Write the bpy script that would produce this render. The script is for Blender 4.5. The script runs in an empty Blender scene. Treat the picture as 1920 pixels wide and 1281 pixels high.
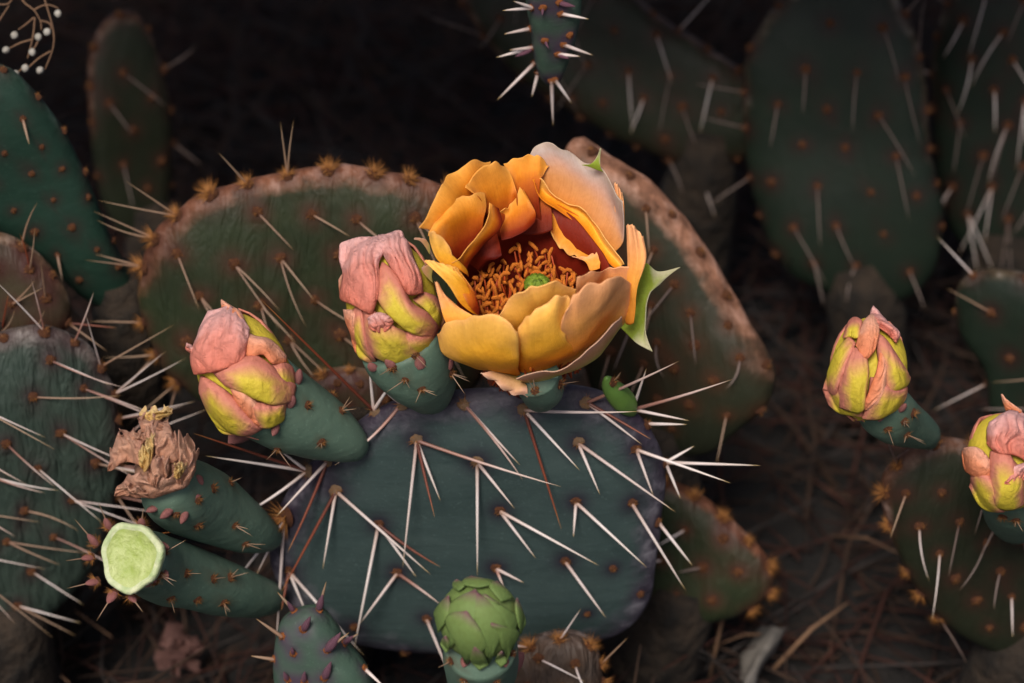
import bpy, math, random
from mathutils import Vector, Matrix, noise
from mathutils.bvhtree import BVHTree
random.seed(7)
R = math.radians
# ------------------------------------------------------------------ camera, world, light
PITCH = R(40); LENS = 85.0; FOCUS = 0.80; ZC = 0.22      # ZC: height of the point in the picture's middle
sc = bpy.context.scene
col = sc.collection
FW = Vector((0, math.cos(PITCH), -math.sin(PITCH))); UP = Vector((0, math.sin(PITCH), math.cos(PITCH))); RT = Vector((1, 0, 0))
CAM = Vector((-0.005, 0, ZC)) - FW*FOCUS
cd = bpy.data.cameras.new('camera'); cam = bpy.data.objects.new('camera', cd); col.objects.link(cam)
cam.location = CAM; cam.rotation_euler = (math.pi/2 - PITCH, 0, 0)
cd.lens = LENS; cd.sensor_width = 36; cd.clip_start = 0.02; cd.clip_end = 500
cd.dof.use_dof = True; cd.dof.focus_distance = 0.79; cd.dof.aperture_fstop = 8.0
sc.camera = cam
w = bpy.data.worlds.new('World'); sc.world = w; w.use_nodes = True
nt = w.node_tree; bg = nt.nodes['Background']
sky = nt.nodes.new('ShaderNodeTexSky'); sky.sky_type = 'NISHITA'; sky.sun_disc = False; sky.dust_density = 4; sky.ozone_density = 0.3; sky.air_density = .8
SUN_EL, SUN_AZ = R(57), R(-20)                             # azimuth measured from -Y (behind the camera) towards +X
sky.sun_elevation = SUN_EL; sky.sun_rotation = R(180) - SUN_AZ
nt.links.new(sky.outputs[0], bg.inputs[0]); bg.inputs[1].default_value = 0.05
sl = bpy.data.lights.new('sun', 'SUN'); sl.energy = 1.5; sl.angle = R(20); sl.color = (1, .95, .87)
so = bpy.data.objects.new('sun', sl); col.objects.link(so)
sd = Vector((math.sin(SUN_AZ)*math.cos(SUN_EL), -math.cos(SUN_AZ)*math.cos(SUN_EL), math.sin(SUN_EL)))
so.rotation_euler = sd.to_track_quat('Z', 'Y').to_euler()
sc.view_settings.view_transform = 'Standard'; sc.view_settings.look = 'None'; sc.view_settings.gamma = 1
sc.view_settings.use_curve_mapping = False; sc.view_settings.exposure = 1.35

# ------------------------------------------------------------------ picture <-> place
K = 36.0/LENS/1920.0
MM = 0.001
def ray(px, py): return FW + RT*((px-960)*K) + UP*((640.5-py)*K)
def Uy(px, py, Y):
    d = ray(px, py); return CAM + d*((Y-CAM.y)/d.y)
def Ud(px, py, dep): return CAM + ray(px, py)*dep
def depth_of(p): return (p-CAM).dot(FW)
def Uplane(px, py, p0, n):
    d = ray(px, py); return CAM + d*((p0-CAM).dot(n)/d.dot(n))

# ------------------------------------------------------------------ objects
W = {}
def thing(name, label, cat, loc, group=None):
    o = bpy.data.objects.new(name, None); col.objects.link(o); o.location = loc
    o.empty_display_size = .01
    o['label'] = label; o['category'] = cat
    if group: o['group'] = group
    W[o.name] = Matrix.Translation(loc); return o
def mesh(name, V, F, mats, uvs=None, smooth=True, mi=None, attrs=None):
    me = bpy.data.meshes.new(name); me.from_pydata([tuple(v) for v in V], [], F)
    for m in (mats if isinstance(mats, (list, tuple)) else [mats]): me.materials.append(m)
    if uvs:
        ul = me.uv_layers.new(name='UVMap')
        for l in me.loops: ul.data[l.index].uv = uvs[l.vertex_index]
    if smooth: me.polygons.foreach_set('use_smooth', [True]*len(me.polygons))
    if mi: me.polygons.foreach_set('material_index', mi)
    if attrs:
        for k, vals in attrs.items():
            a = me.attributes.new(k, 'FLOAT', 'POINT'); a.data.foreach_set('value', vals)
    me.update(); return me
def part(name, V, F, mats, parent, solid=0, **kw):
    """mesh given in world coordinates, linked under parent"""
    inv = W[parent.name].inverted()
    me = mesh(name, [inv @ Vector(v) for v in V], F, mats, **kw)
    o = bpy.data.objects.new(name, me); col.objects.link(o); o.parent = parent
    W[o.name] = W[parent.name].copy()
    if solid:
        m = o.modifiers.new('thickness', 'SOLIDIFY'); m.thickness = solid; m.offset = 0
    return o
def inst(name, me, parent, M):
    o = bpy.data.objects.new(name, me); col.objects.link(o); o.parent = parent
    o.matrix_basis = W[parent.name].inverted() @ M; W[o.name] = M.copy(); return o
def frame(z, x=None):
    z = z.normalized(); a = x if x is not None else Vector((.3, .5, .8))
    if abs(a.normalized().dot(z)) > .95: a = Vector((1, .2, 0))
    xx = (a - z*a.dot(z)).normalized(); yy = z.cross(xx)
    return Matrix((xx, yy, z)).transposed()
def mat_to(p, z, s, x=None):
    m = frame(z, x).to_4x4() @ Matrix.Diagonal((s[0], s[1], s[2], 1)); m.translation = p; return m
def cr(pts, t):
    """Catmull-Rom through a list of tuples, t in 0..1"""
    n = len(pts)-1; f = min(max(t, 0), .99999)*n; i = int(f); f -= i
    a = pts[max(i-1, 0)]; b = pts[i]; c = pts[i+1]; d = pts[min(i+2, n)]
    return tuple(.5*(2*q + (r-p)*f + (2*p-5*q+4*r-s)*f*f + (3*q-p-3*r+s)*f**3) for p, q, r, s in zip(a, b, c, d))
def nz(p, s, seed=0): return noise.noise(Vector(p)*s + Vector((seed*7.1, seed*3.3, seed*1.7)))

# ------------------------------------------------------------------ materials
def newmat(name):
    m = bpy.data.materials.new(name); m.use_nodes = True; t = m.node_tree
    return m, t, t.nodes['Principled BSDF']
def N(t, typ, **kw):
    n = t.nodes.new(typ)
    for k, v in kw.items(): setattr(n, k, v)
    return n
def ramp(t, fac, stops, interp='LINEAR'):
    r = N(t, 'ShaderNodeValToRGB'); e = r.color_ramp; e.interpolation = interp
    while len(e.elements) > 1: e.elements.remove(e.elements[-1])
    e.elements[0].position = stops[0][0]; e.elements[0].color = (*stops[0][1], 1)
    for p, c in stops[1:]:
        x = e.elements.new(p); x.color = (*c, 1)
    if fac is not None: t.links.new(fac, r.inputs[0])
    return r.outputs[0]
def mix(t, fac, a, b, mode='MIX'):
    m = N(t, 'ShaderNodeMix', data_type='RGBA', blend_type=mode)
    for s, v in ((0, fac), (6, a), (7, b)):
        if hasattr(v, 'is_linked'): t.links.new(v, m.inputs[s])
        else: m.inputs[s].default_value = v if s == 0 else (*v, 1)
    return m.outputs[2]
def math_(t, op, a, b=None, clamp=False):
    m = N(t, 'ShaderNodeMath', operation=op, use_clamp=clamp)
    for i, v in enumerate((a, b)):
        if v is None: continue
        if hasattr(v, 'is_linked'): t.links.new(v, m.inputs[i])
        else: m.inputs[i].default_value = v
    return m.outputs[0]
def tex(t, scale, detail=4, coord='Object', stretch=None, rough=.55, dist=0):
    tc = N(t, 'ShaderNodeTexCoord'); o = tc.outputs[coord]
    if stretch:
        mp = N(t, 'ShaderNodeMapping'); mp.inputs['Scale'].default_value = stretch; t.links.new(o, mp.inputs[0]); o = mp.outputs[0]
    n = N(t, 'ShaderNodeTexNoise'); n.inputs['Scale'].default_value = scale; n.inputs['Detail'].default_value = detail
    n.inputs['Roughness'].default_value = rough; n.inputs['Distortion'].default_value = dist
    t.links.new(o, n.inputs['Vector']); return n.outputs[0]
def bump(t, b, h, dist, strength=1.0):
    n = N(t, 'ShaderNodeBump'); n.inputs['Distance'].default_value = dist; n.inputs['Strength'].default_value = strength
    t.links.new(h, n.inputs['Height']); t.links.new(n.outputs[0], b.inputs['Normal'])

def pad_mat(name, c1, c2, rimcol, halo=(.022, .012, .022), wrinkle=.0, rimamt=1.0, rough=.56):
    m, t, b = newmat(name)
    n1 = tex(t, 34, 7, stretch=(.6, 1, 1.4), rough=.65, dist=.5); n2 = tex(t, 260, 3)
    c = mix(t, ramp(t, n1, [(.3, (0,)*3), (.7, (1,)*3)]), c1, c2)
    c = mix(t, math_(t, 'MULTIPLY', n2, .35), c, tuple(x*.55 for x in c1))
    sp = tex(t, 900, 2)                                     # pale waxy specks
    c = mix(t, math_(t, 'MULTIPLY', ramp(t, sp, [(.62, (0,)*3), (.75, (1,)*3)]), .25), c, tuple(min(1, x*2.2+.02) for x in c1))
    ra = N(t, 'ShaderNodeAttribute', attribute_name='rim').outputs['Fac']
    n3 = tex(t, 130, 5)
    rc = ramp(t, n3, [(.3, tuple(x*.35 for x in rimcol)), (.5, rimcol), (.68, tuple(min(1, x*1.3+.08) for x in rimcol))])
    rf = math_(t, 'MULTIPLY', math_(t, 'ADD', math_(t, 'MULTIPLY', ra, 1.6), math_(t, 'SUBTRACT', n3, .85), True), rimamt, True)
    c = mix(t, rf, c, rc)
    ha = N(t, 'ShaderNodeAttribute', attribute_name='halo').outputs['Fac']
    c = mix(t, math_(t, 'MULTIPLY', ha, .9), c, halo)
    t.links.new(c, b.inputs['Base Color'])
    b.inputs['Roughness'].default_value = rough; b.inputs['Specular IOR Level'].default_value = .22
    h = math_(t, 'ADD', math_(t, 'MULTIPLY', n2, .12), math_(t, 'MULTIPLY', math_(t, 'MULTIPLY', n3, ra), .8))
    if wrinkle:
        h = math_(t, 'ADD', h, math_(t, 'MULTIPLY', tex(t, 75, 3, stretch=(2.2, 1, .55), dist=.6), wrinkle))
    else:
        h = math_(t, 'ADD', h, math_(t, 'MULTIPLY', tex(t, 60, 3, stretch=(.4, 1, 1.7), dist=.3), .35))
    bump(t, b, h, .0016)
    return m

def petal_mat(name, stops, edge=None, edgeamt=.0, trans=.28, vein=.35, vedge=True, e0=.45, e1=.95, rough=.55, wr=.16):
    """colour runs along v (base to rim); edge tints the two sides"""
    m, t, b = newmat(name)
    uv = N(t, 'ShaderNodeTexCoord').outputs['UV']; sp = N(t, 'ShaderNodeSeparateXYZ'); t.links.new(uv, sp.inputs[0])
    nn = tex(t, 90, 4)
    v = math_(t, 'ADD', sp.outputs[1], math_(t, 'MULTIPLY', math_(t, 'SUBTRACT', nn, .5), .22))
    c = ramp(t, v, stops)
    ve = tex(t, 1, 4, 'UV', (70, 2.6, 1), dist=.5, rough=.65)
    c = mix(t, math_(t, 'MULTIPLY', ramp(t, ve, [(.38, (0,)*3), (.66, (1,)*3)]), vein), c, (.78, .60, .45), 'MULTIPLY')
    if edge:
        u = math_(t, 'ABSOLUTE', math_(t, 'SUBTRACT', sp.outputs[0], .5))
        e = math_(t, 'ADD', math_(t, 'MULTIPLY', u, 2.0), math_(t, 'SUBTRACT', math_(t, 'MULTIPLY', tex(t, 160, 4), .8), .4))
        e = math_(t, 'MULTIPLY', e, ramp(t, sp.outputs[1], [(.25, (0,)*3), (.55, (1,)*3)])) if vedge else e
        top = math_(t, 'SUBTRACT', math_(t, 'MULTIPLY', sp.outputs[1], 1.25), .35)
        e = math_(t, 'MAXIMUM', e, math_(t, 'ADD', top, math_(t, 'MULTIPLY', nn, .3)))
        c = mix(t, math_(t, 'MULTIPLY', ramp(t, e, [(e0, (0,)*3), (e1, (1,)*3)]), edgeamt), c, edge)
    mot = tex(t, 700, 2)
    c = mix(t, math_(t, 'MULTIPLY', ramp(t, mot, [(.4, (0,)*3), (.65, (1,)*3)]), .3), c, (.80, .70, .62), 'MULTIPLY')
    t.links.new(c, b.inputs['Base Color']); b.inputs['Roughness'].default_value = rough
    b.inputs['Specular IOR Level'].default_value = .18
    h = math_(t, 'ADD', math_(t, 'MULTIPLY', ve, .13), math_(t, 'MULTIPLY', tex(t, 300, 6, dist=.6, rough=.65), wr*1.5))
    bump(t, b, h, .0010)
    tr = N(t, 'ShaderNodeBsdfTranslucent'); t.links.new(c, tr.inputs[0])
    ms = N(t, 'ShaderNodeMixShader'); ms.inputs[0].default_value = trans
    t.links.new(b.outputs[0], ms.inputs[1]); t.links.new(tr.outputs[0], ms.inputs[2])
    t.links.new(ms.outputs[0], t.nodes['Material Output'].inputs[0])
    return m
def plain_mat(name, c1, c2, scale=150, rough=.6, bumpd=.0005, spec=.3):
    m, t, b = newmat(name); n = tex(t, scale, 4)
    t.links.new(mix(t, ramp(t, n, [(.3, (0,)*3), (.7, (1,)*3)]), c1, c2), b.inputs['Base Color'])
    b.inputs['Roughness'].default_value = rough; b.inputs['Specular IOR Level'].default_value = spec
    if bumpd: bump(t, b, n, bumpd)
    return m
def spine_mat(name, stops):
    m, t, b = newmat(name)
    g = N(t, 'ShaderNodeTexCoord').outputs['Generated']; s = N(t, 'ShaderNodeSeparateXYZ'); t.links.new(g, s.inputs[0])
    c = ramp(t, s.outputs[2], stops)
    n = tex(t, 9, 3, 'Generated', (3, 3, 14))
    c = mix(t, math_(t, 'MULTIPLY', n, .5), c, tuple(x*.45 for x in stops[len(stops)//2][1]))
    rv = N(t, 'ShaderNodeObjectInfo').outputs['Random']
    c = mix(t, math_(t, 'MULTIPLY', rv, .6), c, (.62, .52, .50), 'MULTIPLY')
    t.links.new(c, b.inputs['Base Color']); b.inputs['Roughness'].default_value = .5; return m

M = {}
M['main'] = pad_mat('blue_green_pad', (.038, .058, .055), (.022, .038, .037), (.046, .036, .052), (.012, .005, .014), rimamt=.85)
M['ovary'] = pad_mat('green_ovary', (.095, .145, .105), (.064, .110, .080), (.06, .12, .08), (.06, .06, .04), rimamt=0)
M['olive'] = pad_mat('olive_pad', (.021, .029, .012), (.012, .019, .009), (.17, .065, .032), (.05, .018, .012), wrinkle=1.5)
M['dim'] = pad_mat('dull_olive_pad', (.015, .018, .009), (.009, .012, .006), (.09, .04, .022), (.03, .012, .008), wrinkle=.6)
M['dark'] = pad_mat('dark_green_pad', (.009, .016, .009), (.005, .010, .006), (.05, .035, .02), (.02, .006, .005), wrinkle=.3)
M['smooth'] = pad_mat('smooth_green_pad', (.012, .034, .022), (.008, .024, .016), (.03, .06, .04), (.02, .012, .01), rimamt=.3)
M['wrinkly'] = pad_mat('wrinkled_grey_green_pad', (.034, .050, .038), (.019, .031, .025), (.10, .08, .07), (.025, .010, .012), wrinkle=2.6)
M['corky'] = pad_mat('corky_pad', (.022, .025, .013), (.015, .018, .010), (.27, .125, .075), (.05, .02, .01), wrinkle=.8)
M['brownpad'] = pad_mat('brown_green_pad', (.038, .032, .015), (.028, .019, .013), (.12, .07, .04), (.04, .01, .008), wrinkle=1)
M['shrivel'] = pad_mat('shrivelled_pad', (.055, .040, .033), (.032, .027, .022), (.10, .07, .06), (.05, .03, .02), wrinkle=3.5)
M['young'] = pad_mat('young_pad', (.050, .085, .058), (.036, .067, .050), (.08, .12, .09), (.05, .03, .05), rimamt=0)
M['wood'] = plain_mat('woody_stem', (.028, .018, .011), (.005, .004, .003), 110, .9, .006)
M['felt'] = plain_mat('areole_felt', (.15, .050, .016), (.04, .014, .007), 900, .9, .0006)
M['feltgrey'] = plain_mat('grey_areole_felt', (.30, .20, .12), (.10, .04, .015), 900, .9, .0006)
M['feltyoung'] = plain_mat('orange_areole_felt', (.40, .13, .03), (.16, .04, .012), 900, .9, .0006)
M['glochid'] = plain_mat('glochid', (.32, .14, .03), (.14, .045, .012), 300, .6, 0)
M['sw'] = spine_mat('white_spine', [(0, (.25, .12, .07)), (.10, (.52, .40, .36)), (.35, (.72, .64, .62)), (.86, (.66, .56, .50)), (.96, (.50, .34, .10)), (1, (.30, .17, .04))])
M['sr'] = spine_mat('red_brown_spine', [(0, (.05, .012, .006)), (.25, (.12, .022, .010)), (.8, (.20, .045, .014)), (.95, (.34, .14, .03)), (1, (.40, .22, .05))])
M['sp'] = spine_mat('pink_brown_spine', [(0, (.12, .025, .012)), (.3, (.30, .13, .09)), (.6, (.55, .42, .38)), (.92, (.58, .44, .36)), (1, (.40, .24, .06))])
M['st'] = spine_mat('tan_spine', [(0, (.16, .06, .03)), (.2, (.28, .17, .11)), (.8, (.34, .23, .15)), (1, (.34, .20, .06))])
M['sg'] = spine_mat('dull_grey_spine', [(0, (.07, .02, .012)), (.25, (.16, .11, .09)), (.8, (.20, .15, .13)), (1, (.16, .09, .04))])

# ------------------------------------------------------------------ shared little meshes
def tube(path, rad, n=8, cap=True):
    """tube through world points; returns V, F"""
    V = []; F = []; L = len(path); x = None
    for i, p in enumerate(path):
        d = (path[min(i+1, L-1)] - path[max(i-1, 0)])
        fr = frame(d, x); x = fr.col[0].copy()
        for k in range(n):
            a = 2*math.pi*k/n; V.append(p + (fr.col[0]*math.cos(a) + fr.col[1]*math.sin(a))*rad[i])
    for i in range(L-1):
        for k in range(n):
            F.append((i*n+k, i*n+(k+1) % n, (i+1)*n+(k+1) % n, (i+1)*n+k))
    if cap:
        F.append(tuple(range(n-1, -1, -1))); F.append(tuple((L-1)*n+k for k in range(n)))
    return V, F
SPM = {}
def spine_variant(key, bend, ratio, m):
    """a unit-length spine; ratio = width / length"""
    n = 7; V = []; F = []
    ts = [0, .04, .15, .3, .45, .6, .75, .88, 1]; rr = [1.35, 1.1, 1.0, .92, .82, .70, .52, .3, .03]
    for i, t in enumerate(ts):
        for k in range(n):
            a = 2*math.pi*k/n
            V.append((bend*(t*(1-t))*4*.5 + rr[i]*ratio*math.cos(a), rr[i]*ratio*math.sin(a), t))
    for i in range(len(ts)-1):
        for k in range(n): F.append((i*n+k, i*n+(k+1) % n, (i+1)*n+(k+1) % n, (i+1)*n+k))
    F.append(tuple(range(n-1, -1, -1)))
    return mesh('spine_'+key, V, F, m)
for c in ('sw', 'sr', 'sp', 'st', 'sg'):
    for bi, bd in enumerate((0.0, .05, .14)):
        SPM[c, bi] = spine_variant(c+str(bi), bd, .022, M[c])
def areole_mesh(seed, fm, nb=26, ln=1.5, up=.75):
    rnd = random.Random(seed); V = []; F = []; mi = []
    nr, ns = 5, 12
    for i in range(nr):
        a = i/(nr-1)*math.pi/2
        for k in range(ns):
            b = 2*math.pi*k/ns; j = 1 + rnd.uniform(-.16, .16)
            V.append((math.cos(a)*math.cos(b)*j, math.cos(a)*math.sin(b)*j, math.sin(a)*up*j - .25))
    for i in range(nr-1):
        for k in range(ns):
            F.append((i*ns+k, i*ns+(k+1) % ns, (i+1)*ns+(k+1) % ns, (i+1)*ns+k)); mi.append(0)
    for _ in range(nb):
        th = rnd.uniform(0, 2*math.pi); el = rnd.uniform(.25, 1.4)
        d = Vector((math.cos(th)*math.cos(el), math.sin(th)*math.cos(el), math.sin(el)))
        p = Vector((d.x*.6, d.y*.6, d.z*.35)); fr = frame(d); l = rnd.uniform(.6, 1)*ln; s = len(V)
        for k in range(3):
            a = 2*math.pi*k/3; V.append(p + (fr.col[0]*math.cos(a)+fr.col[1]*math.sin(a))*.055)
        V.append(p + d*l + Vector((rnd.uniform(-.2, .2), rnd.uniform(-.2, .2), 0)))
        for k in range(3): F.append((s+k, s+(k+1) % 3, s+3)); mi.append(1)
    return mesh('areole', V, F, [fm, M['glochid']], mi=mi)
AR = {'std': [areole_mesh(i, M['felt'], 14, 1.1) for i in range(4)],
      'grey': [areole_mesh(10+i, M['feltgrey'], 16, 1.2) for i in range(3)],
      'tuft': [areole_mesh(20+i, M['felt'], 90, 2.3) for i in range(3)],
      'fruit': [areole_mesh(40+i, M['felt'], 22, 1.7) for i in range(3)],
      'small': [areole_mesh(30+i, M['feltyoung'], 7, 1.3) for i in range(3)]}
def spine(parent, base, tip, colr, bend=None, width=None):
    d = tip-base; L = d.length
    if bend is None: bend = random.choice((0, 0, 1, 1, 2)) if L > .012 else 0
    wd = width if width else min(1.05, max(.55, .022/ (L+.004)*.62 + .15))
    wd = wd if not width else width
    k = (wd*.00052)/(.022*L)                                # radius about half a millimetre whatever the length
    return inst('spine', SPM[colr, bend], parent, mat_to(base, d, (L*k, L*k, L), Vector((random.uniform(-1, 1), random.uniform(-1, 1), random.uniform(-1, 0)))))

# ------------------------------------------------------------------ pads
class Pad: pass
def make_pad(name, label, outline, Y, at, yaw=0, tilt=0, T=7, m='main', group='prickly pear pads', step=14, lattice=True,
             areoles=(), spines=(), spine_cols=('sw',), slen=(14, 26), nsp=(0, 1, 2), asize=1.9, sdir=(0.15, -1), rim_step=16,
             rim_sp=.7, akind='std', rim_range=None, stem=True, seed=1, warp=2.5, rimkind=None, cat='cactus pad', fine=False, wob=.016, rimw=.12, rimx=0):
    rnd = random.Random(seed)
    P = Pad(); n = Vector((math.sin(yaw)*math.cos(tilt), -math.cos(yaw)*math.cos(tilt), math.sin(tilt)))
    p0 = Uy(at[0], at[1], Y); e1 = Vector((math.cos(yaw), math.sin(yaw), 0)); e2 = n.cross(e1); e2 = e2 if e2.z > 0 else -e2
    loop = list(outline)
    NS = 120
    pts = [cr(loop[-2:]+loop+loop[:3], (2 + len(loop)*k/NS)/(len(loop)+4)) for k in range(NS)]
    q = [Uplane(x, y, p0, n) - p0 for x, y in pts]
    q2 = [(v.dot(e1), v.dot(e2)) for v in q]
    cx = sum(a for a, b in q2)/NS; cy = sum(b for a, b in q2)/NS
    pol = sorted((math.atan2(b-cy, a-cx), math.hypot(a-cx, b-cy)*(1 + wob*nz((a*40, b*40, seed), 1.6) + wob*nz((a*110, b*110, seed), 1))) for a, b in q2)
    C = p0 + e1*cx + e2*cy; pol_max = max(x[1] for x in pol)
    def Rad(th):
        lo, hi = 0, NS
        while lo < hi:
            mid = (lo+hi)//2
            if pol[mid][0] < th: lo = mid+1
            else: hi = mid
        a = pol[lo-1]; b = pol[lo % NS]; da = (b[0]-a[0]) % (2*math.pi) or 1e-6
        return a[1] + (b[1]-a[1])*(((th-a[0]) % (2*math.pi))/da)
    def hgt(s): return T*MM*max(0, 1-min(s, 1)**5)**.5
    def wv(a, b): return warp*MM*nz((a, b, 0), 22, seed)
    def surf(a, b, side=1):
        r = math.hypot(a, b); s = r/max(Rad(math.atan2(b, a)), 1e-5)
        return C + e1*a + e2*b + n*(side*hgt(s) + wv(a, b)), s
    def at_px(px, py):
        h = 0
        for _ in range(4):
            v = Uplane(px, py, C + n*h, n) - C; a, b = v.dot(e1), v.dot(e2)
            r = math.hypot(a, b); Rm = Rad(math.atan2(b, a)); s = r/Rm
            if s > 1: a, b, s = a/s, b/s, 1
            h = hgt(s) + wv(a, b)
        return surf(a, b)[0], a, b, s
    def nrm(a, b, s):
        rd = (e1*a + e2*b); rd = rd.normalized() if rd.length > 1e-6 else e1
        k = max(0, (s-.80)/.2)**2
        return (n*(1-.85*k) + rd*k*1.2).normalized()
    # areoles: given ones, lattice ones, rim ones
    A = []
    for ar in areoles:
        p, a, b, s = at_px(ar[0], ar[1]); A.append([p, a, b, s, ar[2] if len(ar) > 2 else 'std', ar[3] if len(ar) > 3 else 1.0, True])
    if lattice:
        ng = 14
        for i in range(-ng, ng+1):
            for j in range(-ng, ng+1):
                a = (i + (.5 if j % 2 else 0))*step*MM + rnd.uniform(-2, 2)*MM; b = j*step*.85*MM + rnd.uniform(-2, 2)*MM
                p, s = surf(a, b)
                if s < .86 and all((p-x[0]).length > step*.62*MM for x in A): A.append([p, a, b, s, akind, rnd.uniform(.8, 1.2), False])
    if rim_step:
        acc = 0; prev = None
        for k in range(NS):
            th = -math.pi + 2*math.pi*k/NS; r = Rad(th); a, b = r*math.cos(th)*.985, r*math.sin(th)*.985; p, s = surf(a, b)
            if b < -.62*max(x[1] for x in pol): prev = p; continue
            if prev is not None: acc += (p-prev).length
            prev = p
            if acc > rim_step*MM and all((p-x[0]).length > rim_step*.6*MM for x in A):
                acc = rnd.uniform(-2, 2)*MM; A.append([p, a, b, s, rimkind or akind, rnd.uniform(.9, 1.35), False])
    # body
    rings = [i/46 for i in range(46)] + [.985, .993, 1] if fine else [0, .12, .25, .38, .5, .6, .68, .75, .81, .86, .90, .93, .955, .975, .988, .996, 1]
    V = []; F = []; rimv = []; halo = []
    def add(a, b, side, s):
        p = surf(a, b, side)[0]; V.append(p); rimv.append(max(0, (s-(.76 if fine else 1-rimw))/(.24 if fine else rimw))*(1 if fine else min(1, max(0, .5 + 2.2*b/pol_max + .8*a/pol_max*rimx)))); halo.append(min(1, sum(math.exp(-((p-x[0]).length/(x[5]*asize*2.3*MM))**2) for x in A if abs((p-x[0]).x) < .012)) if side > 0 else 0)
    nr = len(rings)
    for side in (1, -1):
        for i, s in enumerate(rings):
            if side == -1 and i == nr-1: continue
            for k in range(NS):
                th = -math.pi + 2*math.pi*k/NS; r = Rad(th)*s*.9995; add(r*math.cos(th), r*math.sin(th), side, s)
    def idx(side, i, k):
        k %= NS
        if side == 1 or i == nr-1: return i*NS+k
        return nr*NS + i*NS + k
    for i in range(nr-1):
        for k in range(NS):
            F.append((idx(1, i, k), idx(1, i+1, k), idx(1, i+1, k+1), idx(1, i, k+1)))
            F.append((idx(-1, i, k), idx(-1, i, k+1), idx(-1, i+1, k+1), idx(-1, i+1, k)))
    low = min(V, key=lambda v: v.z)
    root = thing(name, label, cat, Vector((C.x, C.y, max(0, low.z))), group)
    P.root = root; P.low = low.copy(); P.C = C; P.n = n; P.at_px = at_px; P.surf = surf
    P.body = part('pad_body', V, F, M[m], root, attrs={'rim': rimv, 'halo': halo})
    if stem and low.z > .004:
        top = low + Vector((0, 0, .018)) ; b0 = Vector((low.x + rnd.uniform(-.02, .02), low.y + .012, -.02)); pp = []; rr = []
        for i in range(9):
            t = i/8; pp.append(top.lerp(b0, t) + Vector((nz((t*3, 0, 0), 1, seed)*.006, 0, 0))); rr.append((.009 + .010*math.sin(math.pi*min(1, t*1.1))**.8 + .004*nz((t*5, 1, 0), 1, seed)))
        v, f = tube(pp, rr, 14); part('stem', v, f, M['wood'], root)
    # areoles and spines
    P.A = []
    for x in A:
        nn = nrm(x[1], x[2], x[3])
        if x[4] == 'none': continue
        o = inst('areole', rnd.choice(AR[x[4]]), root, mat_to(x[0], nn, (asize*x[5]*MM,)*3, Vector((rnd.uniform(-1, 1), rnd.uniform(-1, 1), rnd.uniform(-1, 1)))))
        P.A.append((x, o, nn))
        if x[6]: continue
        onrim = x[3] > .88
        if onrim and rnd.random() > rim_sp: continue
        for _ in range(rnd.choice(nsp)):
            L = rnd.uniform(*slen)*MM
            dirv = e1*(sdir[0] + rnd.uniform(-.55, .55)) + e2*(sdir[1] + rnd.uniform(-.4, .4))
            if onrim: dirv = nn*.9 + e1*rnd.uniform(-.6, .6) + e2*rnd.uniform(-.3, .5)
            else: dirv = dirv.normalized() + n*rnd.uniform(.25, .8)
            spine(o, x[0], x[0] + dirv.normalized()*L, rnd.choice(spine_cols))
    for (ai, tip, lift, colr, *rest) in spines:
        x, o, nn = P.A[ai]; base = x[0]
        tp = Uplane(tip[0], tip[1], base + n*lift*MM, n)
        spine(o, base + nn*.4*MM, tp, colr, rest[0] if rest else None, 1.15)
    return P
# zoomed-crop coordinates -> picture pixels
def Z2(x, y): return (480 + x/2, 680 + y/2)
def ZF(x, y): return (760 + x/2.372, 240 + y/2.372)
def ZB(x, y): return (140 + x/1.884, 420 + y/1.884)

# ------------------------------------------------------------------ ground
def ground():
    def ax(lim, fine, n1): 
        a = [fine*(2*i/n1-1) for i in range(n1+1)]; g = fine; o = []
        while g < lim: g *= 1.6; o.append(g)
        return [-x for x in reversed(o)] + a + o
    xs = ax(150, 1.0, 90); ys = ax(150, 1.0, 90); V = []; F = []
    for y in ys:
        for x in xs:
            near = max(0, 1 - math.hypot(x, y)/1.4)
            V.append((x, y+.3, (nz((x, y, 0), 9)*.012 + nz((x, y, 2), 35)*.006)*min(1, near*3) - .004))
    nx = len(xs)
    for j in range(len(ys)-1):
        for i in range(nx-1): F.append((j*nx+i, j*nx+i+1, (j+1)*nx+i+1, (j+1)*nx+i))
    m, t, b = newmat('dark_soil')
    n = tex(t, 40, 8, rough=.7); n2 = tex(t, 300, 4)
    c = ramp(t, n, [(.3, (.003, .002, .0015)), (.55, (.007, .0045, .003)), (.75, (.018, .010, .006))])
    t.links.new(mix(t, math_(t, 'MULTIPLY', n2, .5), c, (.008, .006, .005)), b.inputs['Base Color']); b.inputs['Roughness'].default_value = .95
    bump(t, b, math_(t, 'ADD', n, math_(t, 'MULTIPLY', n2, .4)), .01)
    o = bpy.data.objects.new('ground', mesh('ground', V, F, m)); col.objects.link(o); o['kind'] = 'structure'
ground()
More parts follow.
